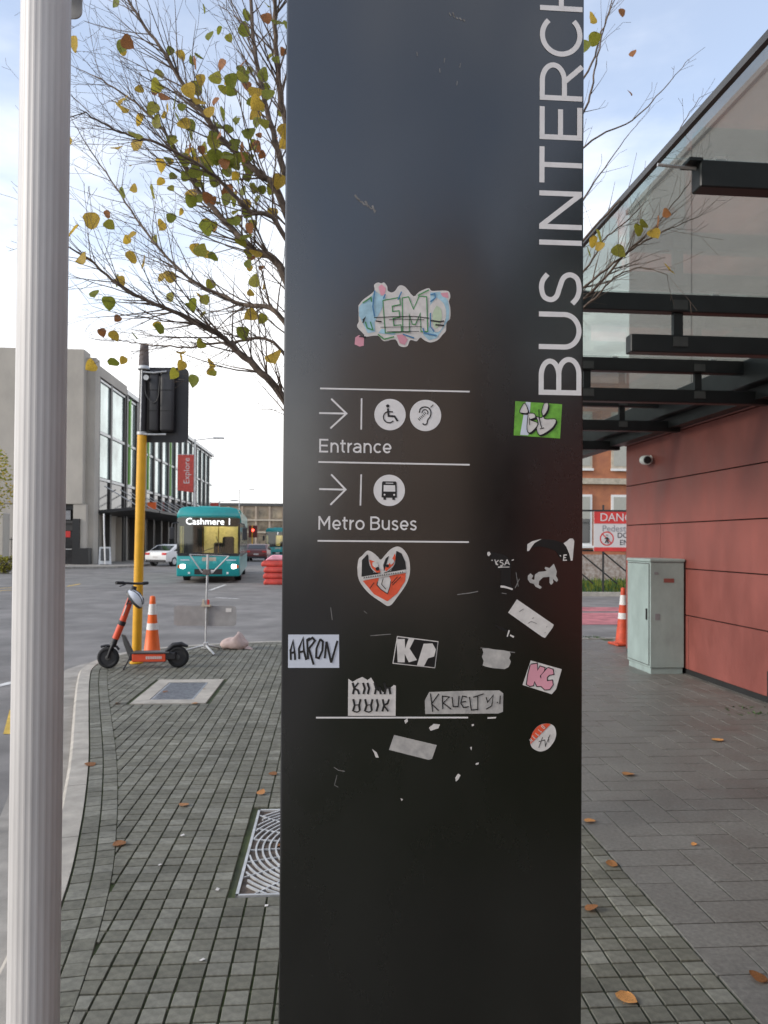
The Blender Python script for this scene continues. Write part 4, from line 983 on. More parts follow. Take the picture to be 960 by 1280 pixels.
for v in bm.verts:
    p = v.co.copy(); r_ = (abs(p.x)**3+abs(p.y)**3+1e-9)**(1/3)/max(1e-6, math.hypot(p.x,p.y)) if math.hypot(p.x,p.y) > 1e-5 else 1
    x, y = p.x*.205/r_, p.y*.15/r_; zz = max(p.z, -.55)
    ear = max(0, (p.x+.05))*max(0, 1-abs(p.x-.25)*2.3)
    z_ = .066 + zz*.095 + ear*.30*max(0,p.z)
    nn = noise.noise(p*2.6)*.018 + noise.noise(p*7)*.006
    v.co = Vector((x, y, max(.0, z_+nn)))
me = bpy.data.meshes.new('sandbag'); bm.to_mesh(me); bm.free(); me.materials.append(M['sand'])
for p in me.polygons: p.use_smooth = True
sb = bpy.data.objects.new('sandbag', me); C.objects.link(sb); sb.location = sbp; sb.rotation_euler = (0,0,R(-8))
tag(sb, 'pinkish beige sandbag slumped beside the sign stand', 'sandbag')
MB().add([(.13,-.03,.02),(.20,-.10,.012),(.30,-.07,.004),(.27,.03,.006),(.18,.06,.03),(.22,-.02,.05)], [(0,1,5),(1,2,5),(2,3,5),(3,4,5),(4,0,5),(0,4,3,2,1)]).build('tied_neck', M['sand'], sb)
# ================================================================ TEXT HELPER
def text_mesh(txt, size, extr=.004, shear=0):
    cu = bpy.data.curves.new('t','FONT'); cu.body = txt; cu.size = size; cu.extrude = extr; cu.align_x = 'CENTER'; cu.align_y = 'CENTER'; cu.resolution_u = 3; cu.shear = shear
    o = bpy.data.objects.new('t', cu); me = bpy.data.meshes.new_from_object(o); bpy.data.objects.remove(o); return me
def text(name, txt, size, mt, parent, loc, rot=(R(90),0,0), label=None, extr=.004, sx=1, off=0):
    me = text_mesh(txt, size, extr); me.materials.append(M[mt]); o = bpy.data.objects.new(name, me); C.objects.link(o); o.parent = parent
    o.location = loc; o.rotation_euler = rot; o.scale = (sx,1,1)
    if label: o['label'] = label
    return o
# ================================================================ BUSES
def bus(label, loc, rotz, dest, lights=True):
    t = thing('city_bus', label, 'bus', loc, rotz, 'teal buses on the street'); W = 1.25; Ln = 11.6
    # front faces -y
    MB().prism([(-W,.28),(W,.28),(W,1.18),(-W,1.18)], 0, .16).build('front_panel', M['teal'], t, bevel=.05, seg=2, smooth=50)
    MB().prism([(-W,2.62),(W,2.62),(W,2.78),(W-.12,3.02),(W-.4,3.09),(-W+.4,3.09),(-W+.12,3.02),(-W,2.78)], .02, 1.2).build('front_dome', M['teal'], t, bevel=.03, smooth=50)
    MB().prism([(-.45,3.0),(.45,3.0),(.40,3.12),(-.40,3.12)], .08, 2.2).build('roof_pod', M['teal2'], t, bevel=.02)
    for s in (-1,1): bx('front_pillar', M['blackpl'], t, *(sorted((s*W, s*(W-.09)))), .03, .14, 1.18, 2.62, bevel=.02)
    MB().prism(rrect(-W+.02, W-.02, 1.12, 2.70, .16), .012, .028).build('windscreen', M['screen'], t)
    MB().prism(rrect(-W+.03, W-.03, 2.30, 2.69, .10), .0285, .034).build('destination_box', M['ink'], t)
    text('destination_text', dest, .37, 'ledw', t, (0, .006, 2.485), label='white destination lettering reading '+dest, sx=1.0)
    bx('lower_windscreen_trim', M['blackpl'], t, -W+.03, W-.03, -.01, .012, 1.10, 1.20, bevel=.004)
    fl = bx('floor', M['grey'], t, -W+.02, W-.02, .17, Ln-.1, .30, .42)
    bx('dashboard', M['blackpl'], t, -W+.10, W-.10, .18, .55, .8, 1.22, bevel=.05)
    bx('glow_backing', M['cream'], t, -W+.03, W-.03, 4.2, 4.25, .42, 2.9)  # added panel, its yellow stands in for the sunset mirrored in the windscreen
    bx('windscreen_glow_strip', M['warm'], t, -.6, .9, 2.2, 4.1, 2.84, 2.87); bx('cab_partition', M['ink'], t, -W+.12, -.30, 1.5, 1.56, .42, 2.8)  # the emissive strip is added for the windscreen's yellow reflection, not a lamp
    for x, y in ((.72,1.3),(.30,2.2),(-.75,1.0)): bx('seat', M['blackpl'], t, x-.24, x+.24, y, y+.14, .42, 1.9 if x > .5 else 1.65, bevel=.06)
    for x in (-.35,.3): MB().tube([(x,1.5,.42),(x,1.5,2.85)], .02, 6).build('grab_pole', M['yellow'], t)
    for s in (-1,1):
        a, b_ = sorted((s*W, s*(W-.05)))
        bx('side_panel', M['teal'], t, a, b_, .161, Ln, .30, 1.05); bx('side_top', M['teal'], t, a, b_, 1.21, Ln, 2.45, 2.95, bevel=.01)
        for k in range(7): bx('side_window', M['winglass'], t, *sorted((s*(W-.01), s*(W-.04))), .25+k*1.62, .25+k*1.62+1.54, 1.06, 2.44)
        for k in range(8): bx('side_pillar', M['blackpl'], t, *sorted((s*(W-.002), s*(W-.05))), .162+k*1.62, .248+k*1.62, 1.055, 2.445)
        for y in (2.6, 8.6):
            MX = Matrix.Translation((s*(W-.16),y,.48)) @ Matrix.Rotation(R(90),4,'Y')
            wl = MB().lathe([(.40,-.15),(.48,-.13),(.48,.13),(.40,.15)], 24, MX).build('wheel', M['rubber'], t, smooth=40)
            MB().lathe([(.27,-.152),(.27,.152)], 16, MX).build('rim', M['galv'], wl)
        mr = MB().tube([(s*(W-.1),.05,2.45),(s*(W+.16),-.12,2.4),(s*(W+.18),-.14,2.2)], .025, 8).build('mirror_arm', M['blackpl'], t)
        bx('mirror', M['blackpl'], mr, *sorted((s*(W+.08), s*(W+.28))), -.2, -.1, 1.75, 2.25, bevel=.03)
        hl = bx('headlight', M['headl' if lights else 'white'], t, *sorted((s*.92, s*1.10)), -.02, .01, .60, .76, bevel=.02)
        bx('indicator', M['orange'], t, *sorted((s*1.12, s*1.2)), -.012, .01, .62, .74)
        bx('fog_lamp', M['white'], t, *sorted((s*.72, s*.80)), -.015, .01, .38, .46)
    bx('roof', M['teal'], t, -W+.03, W-.03, 1.21, Ln, 2.951, 3.02, bevel=.02); bx('rear_panel', M['teal'], t, -W+.05, W-.05, Ln-.08, Ln-.002, .32, 2.94)
    bx('number_plate', M['paper'], t, -.2, .2, -.014, -.001, .42, .54); bx('bumper_slot', M['ink'], t, -.55, .55, -.006, .0, .36, .58)
    pt = MB()
    for k in range(7): pt.box(-.95+k*.28, -.78+k*.28, -.006, -.001, .80+.05*(k % 2), .90+.05*(k % 2))
    pt.build('panel_graphics', M['teal2'], t)
    for a, b_ in ((-1.1,-.75),(.7,1.1)): bx('fleet_lettering', M['paleblue'], t, a, b_, -.006, -.001, .92, .96)
    bx('fleet_badge', M['stone'], t, -.25, .3, -.006, -.001, .90, 1.05)
    MB().tube([(-.9,-.02,1.18),(-.3,-.04,1.26),(.25,-.03,1.45)], .015, 6).build('wiper', M['blackpl'], t); MB().tube([(.9,-.02,1.16),(.5,-.04,1.26),(.3,-.03,1.9)], .015, 6).build('wiper', M['blackpl'], t)
    return t
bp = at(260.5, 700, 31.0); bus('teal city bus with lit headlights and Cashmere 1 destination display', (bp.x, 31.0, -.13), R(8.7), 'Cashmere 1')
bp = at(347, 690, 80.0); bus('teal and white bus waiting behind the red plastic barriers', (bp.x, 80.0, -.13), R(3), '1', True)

# ================================================================ CARS
def car(label, loc, rotz, mt):
    t = thing('parked_car', label, 'car', loc, rotz); W = .88
    pr = [(-2.2,.30),(-2.22,.62),(-2.12,.86),(-1.55,.96),(-.75,1.42),(.35,1.46),(1.05,1.38),(1.75,1.02),(2.15,.95),(2.22,.62),(2.18,.30)]
    # prism outline in x,z, extruded along y; car's length is x
    MB().prism(pr, -W, W).build('body', M[mt], t, bevel=.09, seg=3, smooth=60)
    for s in (-1,1):
        MB().prism([(-1.35,.98),(-.72,1.34),(.32,1.38),(.95,1.31),(1.45,1.02)], *(sorted((s*(W-.004), s*(W+.006))))).build('side_window', M['win_dark'], t)
        for x in (-1.35,1.38):
            MX = Matrix.Translation((x,s*(W-.11),.32)) @ Matrix.Rotation(R(90),4,'X')
            wl = MB().lathe([(.28,-.12),(.32,-.10),(.32,.10),(.28,.12)], 22, MX).build('wheel', M['rubber'], t, smooth=40)
            MB().lathe([(.2,-.122),(.2,.122)], 14, MX).build('rim', M['galv'], wl)
        bx('mirror', M[mt], t, -.62, -.45, *(sorted((s*(W+.0), s*(W+.16)))), .95, 1.08, bevel=.03)
        bx('tail_light', M['signred'], t, 2.12, 2.215, *(sorted((s*.50, s*.84))), .76, .90, bevel=.01)
        bx('headlight', M['white'], t, -2.2, -2.1, *(sorted((s*.52, s*.82))), .64, .76, bevel=.01)
    MB().add([(1.12,-.66,1.375),(1.12,.66,1.375),(1.74,.76,1.055),(1.74,-.76,1.055)], [(0,3,2,1)]).build('rear_window', M['win_dark'], t)
    MB().add([(-1.50,-.76,1.01),(-1.50,.76,1.01),(-.80,.66,1.405),(-.80,-.66,1.405)], [(0,3,2,1)]).build('windscreen', M['win_dark'], t)
    bx('rear_bumper', M['blackpl'], t, 2.1, 2.235, -.8, .8, .28, .44, bevel=.02); bx('number_plate', M['paper'], t, 2.215, 2.23, -.2, .2, .56, .67)
    return t
p = at(195, 700, 52); car('white hatchback car parked by the shop fronts', (p.x+1.25, 52.5, -.13), R(-112), 'white')
p = at(314.5, 690, 66); car('dark red car seen beyond the side of the teal bus', (p.x+.6, 66, -.13), R(-86), 'maroon')
# plastic barriers
bt = at(346, 720, 31)
for k in range(4):
    o = MB().prism([(-1.1,0),(1.1,0),(1.1,.16),(1.0,.235),(-1.0,.235),(-1.1,.16)], -.28, .28).build('plastic_barrier', M['barrier'], None, bevel=.05, seg=2, smooth=50)
    o.location = (bt.x+.62+random.uniform(-.06,.06), 30.6+random.uniform(-.05,.05), -.13+k*.237); o.rotation_euler = (0,0,R(4+random.uniform(-3,3)))
    tag(o, 'red plastic road barrier, '+('lowest in the pile on the road','second up in the pile','third up in the pile','topmost under the pink bundle')[k], 'barrier', 'stacked red plastic barriers')
o = MB().prism([(-.9,0),(.9,0),(.75,.16),(-.6,.22)], -.25, .25).build('plastic_sheet', M['pinkst'], None, bevel=.04); o.location = (bt.x+.5, 30.6, -.13+4*.237+.01); tag(o, 'pale pink wrapped bundle lying on the red barriers', 'bundle')

# ================================================================ CONCRETE BUILDING ACROSS THE STREET
cb = thing('concrete_building', 'large pale concrete building with tall dark-framed glazing along the street', 'building', (0,0,0), TH)
UC, VC = -15.5, 51.4
zP = 13.3
bx('front_wall', M['concrete'], cb, UC-24, UC-.55, VC-.35, VC+1, 3.9, 14.0, bevel=.03)
for zz in (7.6, 11.2): bx('panel_joint', M['frame'], cb, UC-24, UC-7.2, VC-.354, VC-.3505, zz-.03, zz+.03)
bx('front_wall_base', M['concrete'], cb, UC-24, UC-3.3, VC-.30, VC+1, -.1, 3.9)
bx('corner_pier', M['concrete'], cb, UC-1.15, UC-.35, VC-.30, VC+1.0, -.1, 3.899)
bx('corner_return', M['concrete'], cb, UC-.549, UC, VC+.25, VC+1.2, -.1, 13.6)
bx('side_core', M['concrete'], cb, UC-10, UC-.6, VC+1.001, VC+52, -.1, 13.0)
bx('parapet', M['concrete'], cb, UC-.599, UC-.02, VC+1.201, VC+8.2, 12.6, zP)
bx('parapet_far', M['silver'], cb, UC-.599, UC+.02, VC+8.201, VC+52, 12.7, 13.05)
# doorway
dw = bx('doorway_recess', M['dark'], cb, UC-3.299, UC-1.151, VC+.6, VC+1.0, -.05, 3.9)
bx('door_frame', M['frame'], cb, UC-3.25, UC-1.2, VC+.10, VC+.16, -.05, 2.65); 
for k in range(3):
    d_ = bx('door', M['shopglass'], cb, UC-3.2+k*.66, UC-2.6+k*.66, VC+.06, VC+.10, 0.0, 2.2); bx('door_poster', M['signred'], d_, UC-3.1+k*.66, UC-2.75+k*.66, VC+.05, VC+.058, 1.75, 2.15); bx('push_bar', M['silver'], d_, UC-3.15+k*.66, UC-2.65+k*.66, VC+.03, VC+.055, .95, 1.0)
bx('transom', M['frame'], cb, UC-3.28, UC-1.16, VC-.02, VC+.10, 2.66, 2.85); bx('header', M['ink'], cb, UC-3.28, UC-1.16, VC-.10, VC+.0, 3.55, 3.88); bx('sign_light', M['signgrey'], cb, UC-2.7, UC-1.4, VC-.06, VC+.0, 2.9, 3.5); bx('sign_square', M['paper'], cb, UC-3.2, UC-2.75, VC-.12, VC-.08, 2.75, 3.4); bx('sign_mark', M['signred'], cb, UC-3.1, UC-2.85, VC-.13, VC-.121, 2.95, 3.2)
bx('door_post', M['ink'], cb, UC-1.14, UC-.70, VC-.45, VC-.302, 0, 2.95)
for k, (mt, z0) in enumerate((('paper',.9),('orange',1.9),('pinkst',1.3),('signgrey',.6))): bx('window_display', M[mt], dw, UC-3.15+k*.5, UC-2.85+k*.5, VC+.5, VC+.598, z0, z0+.4)
bx('black_planter', M['ink'], cb, UC-.95, UC-.1, VC-.5, VC+.2, -.05, 1.05)
bx('dark_window', M['win_dark'], cb, UC-8.3, UC-7.0, VC-.33, VC-.302, 3.0, 4.3); 
# window bays on street side
zr = [3.5, 5.75, 8.9, 12.45]
e = [VC+1.4, VC+4.3, VC+7.9]
ev = [VC+8.3+3.05*k for k in range(15)]
def bay(v0, v1, far):
    for r in range(3):
        bx('window_pane', M['winglass' if r else 'shopglass'], cb, UC-.20, UC-.16, v0+.2, v1-.2, zr[r]+.12, zr[r+1]-.12)
        bx('spandrel', M['silver'], cb, UC-.19, UC-.06, v0, v1, zr[r+1]-.12, zr[r+1]+.06 if r < 2 else zr[r+1]+.02)
    bx('column', M['frame'], cb, UC-.5, UC+(.02 if far else -.05), v0-.2, v0+.2, -.1, 12.58)
for a, b_ in zip(e, e[1:]): bay(a, b_, False)
bx('column', M['frame'], cb, UC-.5, UC-.05, e[-1]-.1, e[-1]+.12, -.1, 12.58)
for k, (a, b_) in enumerate(zip(ev, ev[1:])):
    bay(a, b_, True)
    if k in (0,2,5): bx('green_fin', M['green'], cb, UC-.15, UC-.02, a+.9, a+1.25, 5.9, 12.5)
for k in range(7):
    v = VC+1.5+k*6.7
    bx('shop_front', M['shopglass'], cb, UC-.7, UC-.62, v, v+6.2, 0, 3.1); bx('shop_poster', M['redtrim' if k % 2 else 'paper'], cb, UC-.61, UC-.60, v+1.0, v+2.2, .5, 2.4); bx('shop_window', M['blue'], cb, UC-.61, UC-.60, v+3.4, v+4.5, .6, 2.2)
    bx('shop_pier', M['concrete' if k % 2 else 'ink'], cb, UC-.62, UC-.2, v-.5, v-.02, -.1, 3.3)
    MB().prism([(UC-.3,3.35),(UC+2.6,3.65),(UC+2.6,3.85),(UC-.3,3.55)], v-.3, v+6.1).build('awning', M['ink'], cb)
    MB().tube([(UC,v+1,5.3),(UC+2.4,v+1,3.86)], .04, 6).build('tie_rod', M['silver'], cb); MB().tube([(UC,v+5,5.3),(UC+2.4,v+5,3.86)], .04, 6).build('tie_rod', M['silver'], cb)
bx('shop_sign', M['orange'], cb, UC+2.0, UC+2.6, VC+6.5, VC+6.6, 3.9, 4.4)
# footpath across the street
fpv = [g2w(-42,46.2),g2w(-16,46.2),g2w(-13.3,47.2),g2w(-12.3,49.5),g2w(-12.2,54),g2w(-12.2,115),g2w(-42,115)]
o = MB().add([(p.x,p.y,-.01) for p in fpv]+[(p.x,p.y,-.14) for p in fpv], [tuple(range(7))]+[(i,i+7,(i+1) % 7+7,(i+1) % 7) for i in range(7)]).build('footpath', M['gutter']); tag(o, None, kind='structure')
# A-frame board and leaning pole
p = at(131, 711.5, 50.2)
af = thing('sandwich_board', 'small pavement sandwich board outside the concrete building', 'sandwich board', (p.x, 50.2, -.01), R(20))
for s in (-1,1):
    MB().add([(-.4,s*.32,.0),(.4,s*.32,.0),(.34,s*.04,1.15),(-.34,s*.04,1.15),(-.4,s*.36,.0),(.4,s*.36,.0),(.34,s*.08,1.15),(-.34,s*.08,1.15)], [(0,1,2,3),(4,7,6,5),(0,4,5,1),(1,5,6,2),(2,6,7,3),(3,7,4,0)]).build('board', M['silver'], af)
    MB().add([(-.27,s*.335,.25),(.27,s*.335,.25),(.26,s*.115,1.05),(-.26,s*.115,1.05)], [(0,1,2,3)]).build('poster', M['grey'], af)
p = at(131.5, 712, 49.6)
fl = thing('flag_pole', 'thin white pole leaning beside the sandwich board', 'pole', (p.x, 49.6, -.01))
MB().tube([(0,0,.03),(-.1,0,2.0),(-.13,0,3.3)], .05, 8).build('pole', M['white'], fl); bx('foot', M['grey'], fl, -.25, .25, -.25, .25, .0, .03)
# banners on street lamps
def lampb(px, Y, label, word, zb, hb, wb, top, blabel):
    p = at(px, 690, Y)
    t = thing('street_lamp', label, 'street lamp', (p.x, Y, -.02)); t['group'] = 'street lamps'
    MB().tube([(0,0,0),(0,0,top)], [.11,.06], 10).build('pole', M['silver'], t, smooth=40); MB().tube([(0,0,top-.1),(1.6,0,top+.1)], .04, 8).build('arm', M['silver'], t); bx('lamp_head', M['silver'], t, 1.3, 2.1, -.12, .12, top+.0, top+.14, bevel=.03)
    if word is not None:
        bn_ = thing('street_banner', blabel, 'banner', (p.x, Y, -.02))
        MB().prism([(-.08-wb,zb),(-.08,zb-.15),(-.08,zb+hb),(-.08-wb,zb+hb)], -.02, .02).build('cloth', M['bannerred'], bn_)
        MB().tube([(0,0,zb+hb+.03),(-.1-wb,0,zb+hb+.03)], .02, 6).build('rod', M['silver'], bn_)
        if word: text('lettering', word, .95*wb*.55, 'paper', bn_, (-.08-wb*.42, -.025, zb+hb*.55), (R(90),R(-90),0), label='white lettering reading '+word)
s_ = 55/960
lampb(242.5, 55, 'street lamp with red Explore banner in front of the glazed facade', 'Explore', 5.2, 2.55, 1.15, 8.9, 'red hanging street banner reading Explore')
lampb(273.5, 85, 'distant street lamp with plain small red banner', '', 4.2, 1.6, .9, 6.0, 'small plain red banner further down the street')
lampb(298.5, 105, 'bare street lamp rising behind the teal bus', None, 0, 0, 0, 8.6, '')
# distant signal with red light
p = at(315, 690, 95); t = thing('traffic_signal', 'distant traffic signal showing red on a striped pole', 'traffic signal', (p.x, 95, -.1)); MB().tube([(0,0,0),(0,0,3.6)], .08, 8).build('pole', M['yellow'], t); bx('board', M['maroon'], t, -.45, .65, -.05, .05, 2.1, 3.6, bevel=.2); MB().lathe([(.16,0),(.16,.05)], 14, Matrix.Translation((.1,-.06,3.0)) @ Matrix.Rotation(R(90),4,'X')).build('red_lamp', M['redlamp'], t)
# far apartment block
p = at(330, 690, 170)
fb = thing('far_apartment_block', 'beige apartment block closing the far end of the street', 'building', (p.x, 170, -.1), R(3))
bx('wall', M['farw'], fb, -14, 26, 0, 12, 0, 9.4); bx('roof', M['grey'], fb, -14.5, 26.5, -.6, 12.5, 9.401, 10.0)
for r, z in enumerate((1.0, 4.0, 6.7)):
    for k in range(13):
        x = -13.2+k*3.0; bx('window', M['farglass'], fb, x, x+2.1, -.12, -.02, z, z+1.9)
    bx('balcony_band', M['stone'], fb, -14, 26, -.7, -.13, z-.6, z-.25)
for k in range(14): bx('pilaster', M['farw'], fb, -14+k*3.0, -13.6+k*3.0, -.6, -.001, 0, 9.3)
# low pillar, fence, hedge, tree at the left edge
p = at(2, 700, 44); gpz = bx('gate_pillar', M['concrete'], None, -1.2, .27, -.4, .4, 0, 3.2, bevel=.04); gpz.location = (p.x, 44, -.1); tag(gpz, 'short pale concrete wall pier at the street corner', 'wall')
p = at(14, 700, 45); fe = thing('steel_fence', 'short run of black upright steel bars beside the concrete pier', 'fence', (p.x, 45, -.05))
for k in range(8): MB().tube([(-.4+k*.13,0,0),(-.4+k*.13,0,1.75)], .022, 6).build('bar', M['ink'], fe)
for z in (.15,1.6): bx('rail', M['ink'], fe, -.45, .6, -.02, .02, z, z+.05)
def leafcloud(n, rx, ry, rz, size, mts, name, parent, z0):
    ms = [MB() for _ in mts]
    for _ in range(n):
        while True:
            v = Vector((random.uniform(-1,1),random.uniform(-1,1),random.uniform(-1,1)))
            if v.length < 1 and noise.noise(v*2.3+Vector((z0,0,0))) > -.18: break
        c = Vector((v.x*rx, v.y*ry, z0+v.z*rz)); q = Matrix.Rotation(random.uniform(0,6.3),3,'Z') @ Matrix.Rotation(random.uniform(0,3.1),3,'X'); s = size*random.uniform(.6,1.3)
        random.choice(ms).add([c+q@Vector(p)*s for p in ((-.5,0,0),(0,-.35,.05),(.5,0,0),(0,.35,.05))], [(0,1,2,3)])
    for m, mt in zip(ms, mts): tag(m.build(name, mt, parent), None, kind='stuff')
p = at(-14, 690, 40); t = thing('street_tree', 'small yellow-green street tree in front of the plain concrete wall', 'tree', (p.x, 40, -.05))
MB().tube([(0,0,0),(.05,0,1.8),(0,.05,4.5)], [.09,.07,.03], 8).build('trunk', M['bark'], t)
for k in range(7): a = k*.9; MB().tube([(.03,0,1.9+k*.3),(math.cos(a)*.7,math.sin(a)*.7,3.0+k*.4)], [.035,.01], 6).build('limb', M['bark'], t)
leafcloud(1500, 1.15, 1.15, 2.3, .16, LEAFM[:3], 'crown', t, 4.4)
p = at(5, 715, 38.5); t = thing('low_hedge', 'low brownish clipped hedge beside the far kerb', 'hedge', (p.x, 38.5, -.1)); leafcloud(900, .75, .5, .5, .13, [M['hedge'], LEAFM[1]], 'foliage', t, .42); MB().tube([(0,0,0),(0,0,.4)], .04, 6).build('stem', M['bark'], t)

# ================================================================ RIGHT BACKGROUND: fence, danger sign, brick building
bb = thing('brick_building', 'old orange-brown brick building with pale stone sills behind the fence', 'building', (0,0,0), TH)
vb = 32.6; ub0 = 3.0
bx('wall', M['brick'], bb, ub0, ub0+18, vb, vb+8, 1.1, 9); bx('plinth', M['rubble'], bb, ub0-.05, ub0+18.05, vb-.12, vb+8, -.1, 1.1); bx('string_course', M['stone'], bb, ub0-.05, ub0+18.05, vb-.16, vb-.001, 4.15, 4.40); bx('roof', M['grey'], bb, ub0-.3, ub0+18.3, vb-.4, vb+8.4, 9.001, 9.4)
xr = at(748, 600, 32.2); ur = w2g(xr)[0]
for k in range(-2, 6):
    u1 = ur + k*2.35; u0 = u1-1.3
    if u0 < ub0+.2: continue
    for z0, z1 in ((4.95,7.2),(1.6,3.6)):
        wn = bx('window', M['stone' if z0 > 4 else 'white'], bb, u0-.1, u1+.1, vb-.06, vb-.001, z0-.12, z1+.1); bx('pane', M['blind'], wn, u0, u1, vb-.075, vb-.0605, z0 if z0 > 4 else z0+1.05, z1)
        if z0 < 4: bx('lower_pane', M['win_dark'], wn, u0, u1, vb-.075, vb-.0605, z0, z0+1.04)
        bx('sill', M['white'], wn, u0-.14, u1+.14, vb-.14, vb-.0601, z0-.22, z0-.121)
for k in range(3):                                         # worn bricks standing proud
    pass
gs = MB().add([(p.x,p.y,-.02) for p in (g2w(2.5,24.6),g2w(22,24.6),g2w(22,33),g2w(2.5,33))], [(0,1,2,3)]).build('lawn', M['grass']); tag(gs, None, kind='structure')
kb = MB().add([(p.x,p.y,z) for z in (-.14,.0) for p in (g2w(2.3,24.35),g2w(22,24.35),g2w(22,24.6),g2w(2.3,24.6))], [(4,5,6,7),(0,1,5,4),(1,2,6,5),(2,3,7,6),(3,0,4,7)]).build('far_kerb', M['kerb']); tag(kb, None, kind='structure')
m = [MB(), MB()]
for _ in range(2600):
    u, v = random.uniform(5,13), random.uniform(24.7,31); p = g2w(u, v); a = random.uniform(0,3.1); h = random.uniform(.08,.3); d_ = Vector((math.cos(a),math.sin(a),0))*.03
    random.choice(m).add([p-d_+Vector((0,0,-.02)), p+d_+Vector((0,0,-.02)), p+Vector((random.gauss(0,.05),random.gauss(0,.05),h))], [(0,1,2)])
tag(m[0].build('grass_blades', M['grass']), 'green grass growing behind the black fence', 'grass', kind='stuff'); tag(m[1].build('grass_blades', LEAFM[0]), 'taller green grass tufts behind the black fence', 'grass', kind='stuff')
fz0, fz1 = -.02, 2.72
fc = thing('site_fence', 'tall black steel panel fence in front of the brick building', 'fence', g2w(0,24.9), TH)
ul = w2g(at(734.5,690,24.6))[0]; uy = w2g(at(766,690,24.6))[0]; du = uy-ul
for k in range(-3,8): MB().tube([(ul+k*du,0,fz0),(ul+k*du,0,fz1+(.14 if k % 2 else 0))], .035, 6).build('post', M['ink'], fc)
for z in (fz1-.05, 1.35): bx('rail', M['ink'], fc, ul-3*du, ul+7*du, -.025, .025, z-.03, z+.03)
for k in range(-3,7): MB().tube([(ul+k*du,.02,1.3),(ul+(k+1.6)*du,.02,.25)], .025, 6).build('brace', M['ink'], fc)
q0 = at(742.5, 639.5, 24.4); q1 = at(742.5, 689, 24.4); hs = q0.z-q1.z
dsn = thing('danger_sign', 'red and white danger sign forbidding pedestrians, fixed to the black fence', 'sign', (q0.x, q0.y, q1.z), TH)
ws = 1.75
bx('board', M['paper'], dsn, 0, ws, 0, .03, 0, hs); bx('header', M['signred'], dsn, .0, ws, -.008, -.0005, hs*.70, hs); bx('footer', M['signred'], dsn, 0, ws, -.008, -.0005, 0, hs*.10)
text('lettering', 'DANGER', hs*.29, 'paper', dsn, (.92,-.012,hs*.85), extr=.002, label='white lettering reading DANGER'); text('lettering', 'Pedestrians', hs*.23, 'signgrey', dsn, (.93,-.004,hs*.57), extr=.002, label='grey lettering reading Pedestrians')
text('lettering', 'DO NOT', hs*.19, 'ink', dsn, (1.24,-.004,hs*.40), extr=.002, label='black lettering reading DO NOT'); text('lettering', 'ENTER', hs*.19, 'ink', dsn, (1.19,-.004,hs*.22), extr=.002, label='black lettering reading ENTER')
MX = Matrix.Translation((.42,-.003,hs*.32)) @ Matrix.Rotation(R(90),4,'X')
vs = []; n = 28
for k in range(n):
    a = 2*math.pi*k/n; vs += [(.23*math.cos(a),.23*math.sin(a),0),(.19*math.cos(a),.19*math.sin(a),0)]
MB().add(vs, [(2*k,(2*k+2) % (2*n),(2*k+3) % (2*n),2*k+1) for k in range(n)], MX).build('prohibition_ring', M['signred'], dsn)
MB().box(-.20,.20,-.018,.018,0,.002, MX @ Matrix.Rotation(R(-45),4,'Z')).build('prohibition_bar', M['signred'], dsn)
m = MB(); 
for a, b_, r_ in (((0,.05),(0,-.04),.03),((0,-.04),(.05,-.15),.018),((0,-.04),(-.06,-.14),.018),((0,.03),(.08,-.02),.014),((0,.03),(-.07,.0),.014),((.0,.10),(.005,.12),.03)): m.tube([(a[0],a[1],.001),(b_[0],b_[1],.001)], r_, 6, mtx=MX)
m.build('walking_figure', M['ink'], dsn)

# ================================================================ BEHIND THE CAMERA (mirrored softly in the sign)
rbk = thing('tan_building', 'tan office building opposite the sign, mirrored softly in its face', 'building', (1,-14,0), R(45))
# the street face looks towards the low sun (local +y)
bx('wall', M['tan'], rbk, -8, 4.6, -9, 0, -.1, 8.6); bx('roof', M['grey'], rbk, -8.2, 4.8, -9.2, .2, 8.601, 8.9)
for k in range(5):
    for z in (1.0, 4.6): bx('window', M['win_dark'], rbk, -7.4+k*2.4, -6.2+k*2.4, .001, .04, z, z+1.9)
dbk = thing('reflection_block', 'unseen dark brown block added beside the tan building to darken the sign reflection', 'building', (0,0,0), TH)  # unseen block added to cover bright low sky in the sign's reflection
bx('wall', M['darkbrown'], dbk, 4.4, 18, -20, -10.5, -.1, 5.2); bx('roof', M['grey'], dbk, 4.3, 18.2, -20.2, -10.3, 5.201, 5.4)
for k in range(5): bx('window', M['win_dark'], dbk, 5.0+k*2.5, 6.6+k*2.5, -10.499, -10.46, 1.0, 2.9)
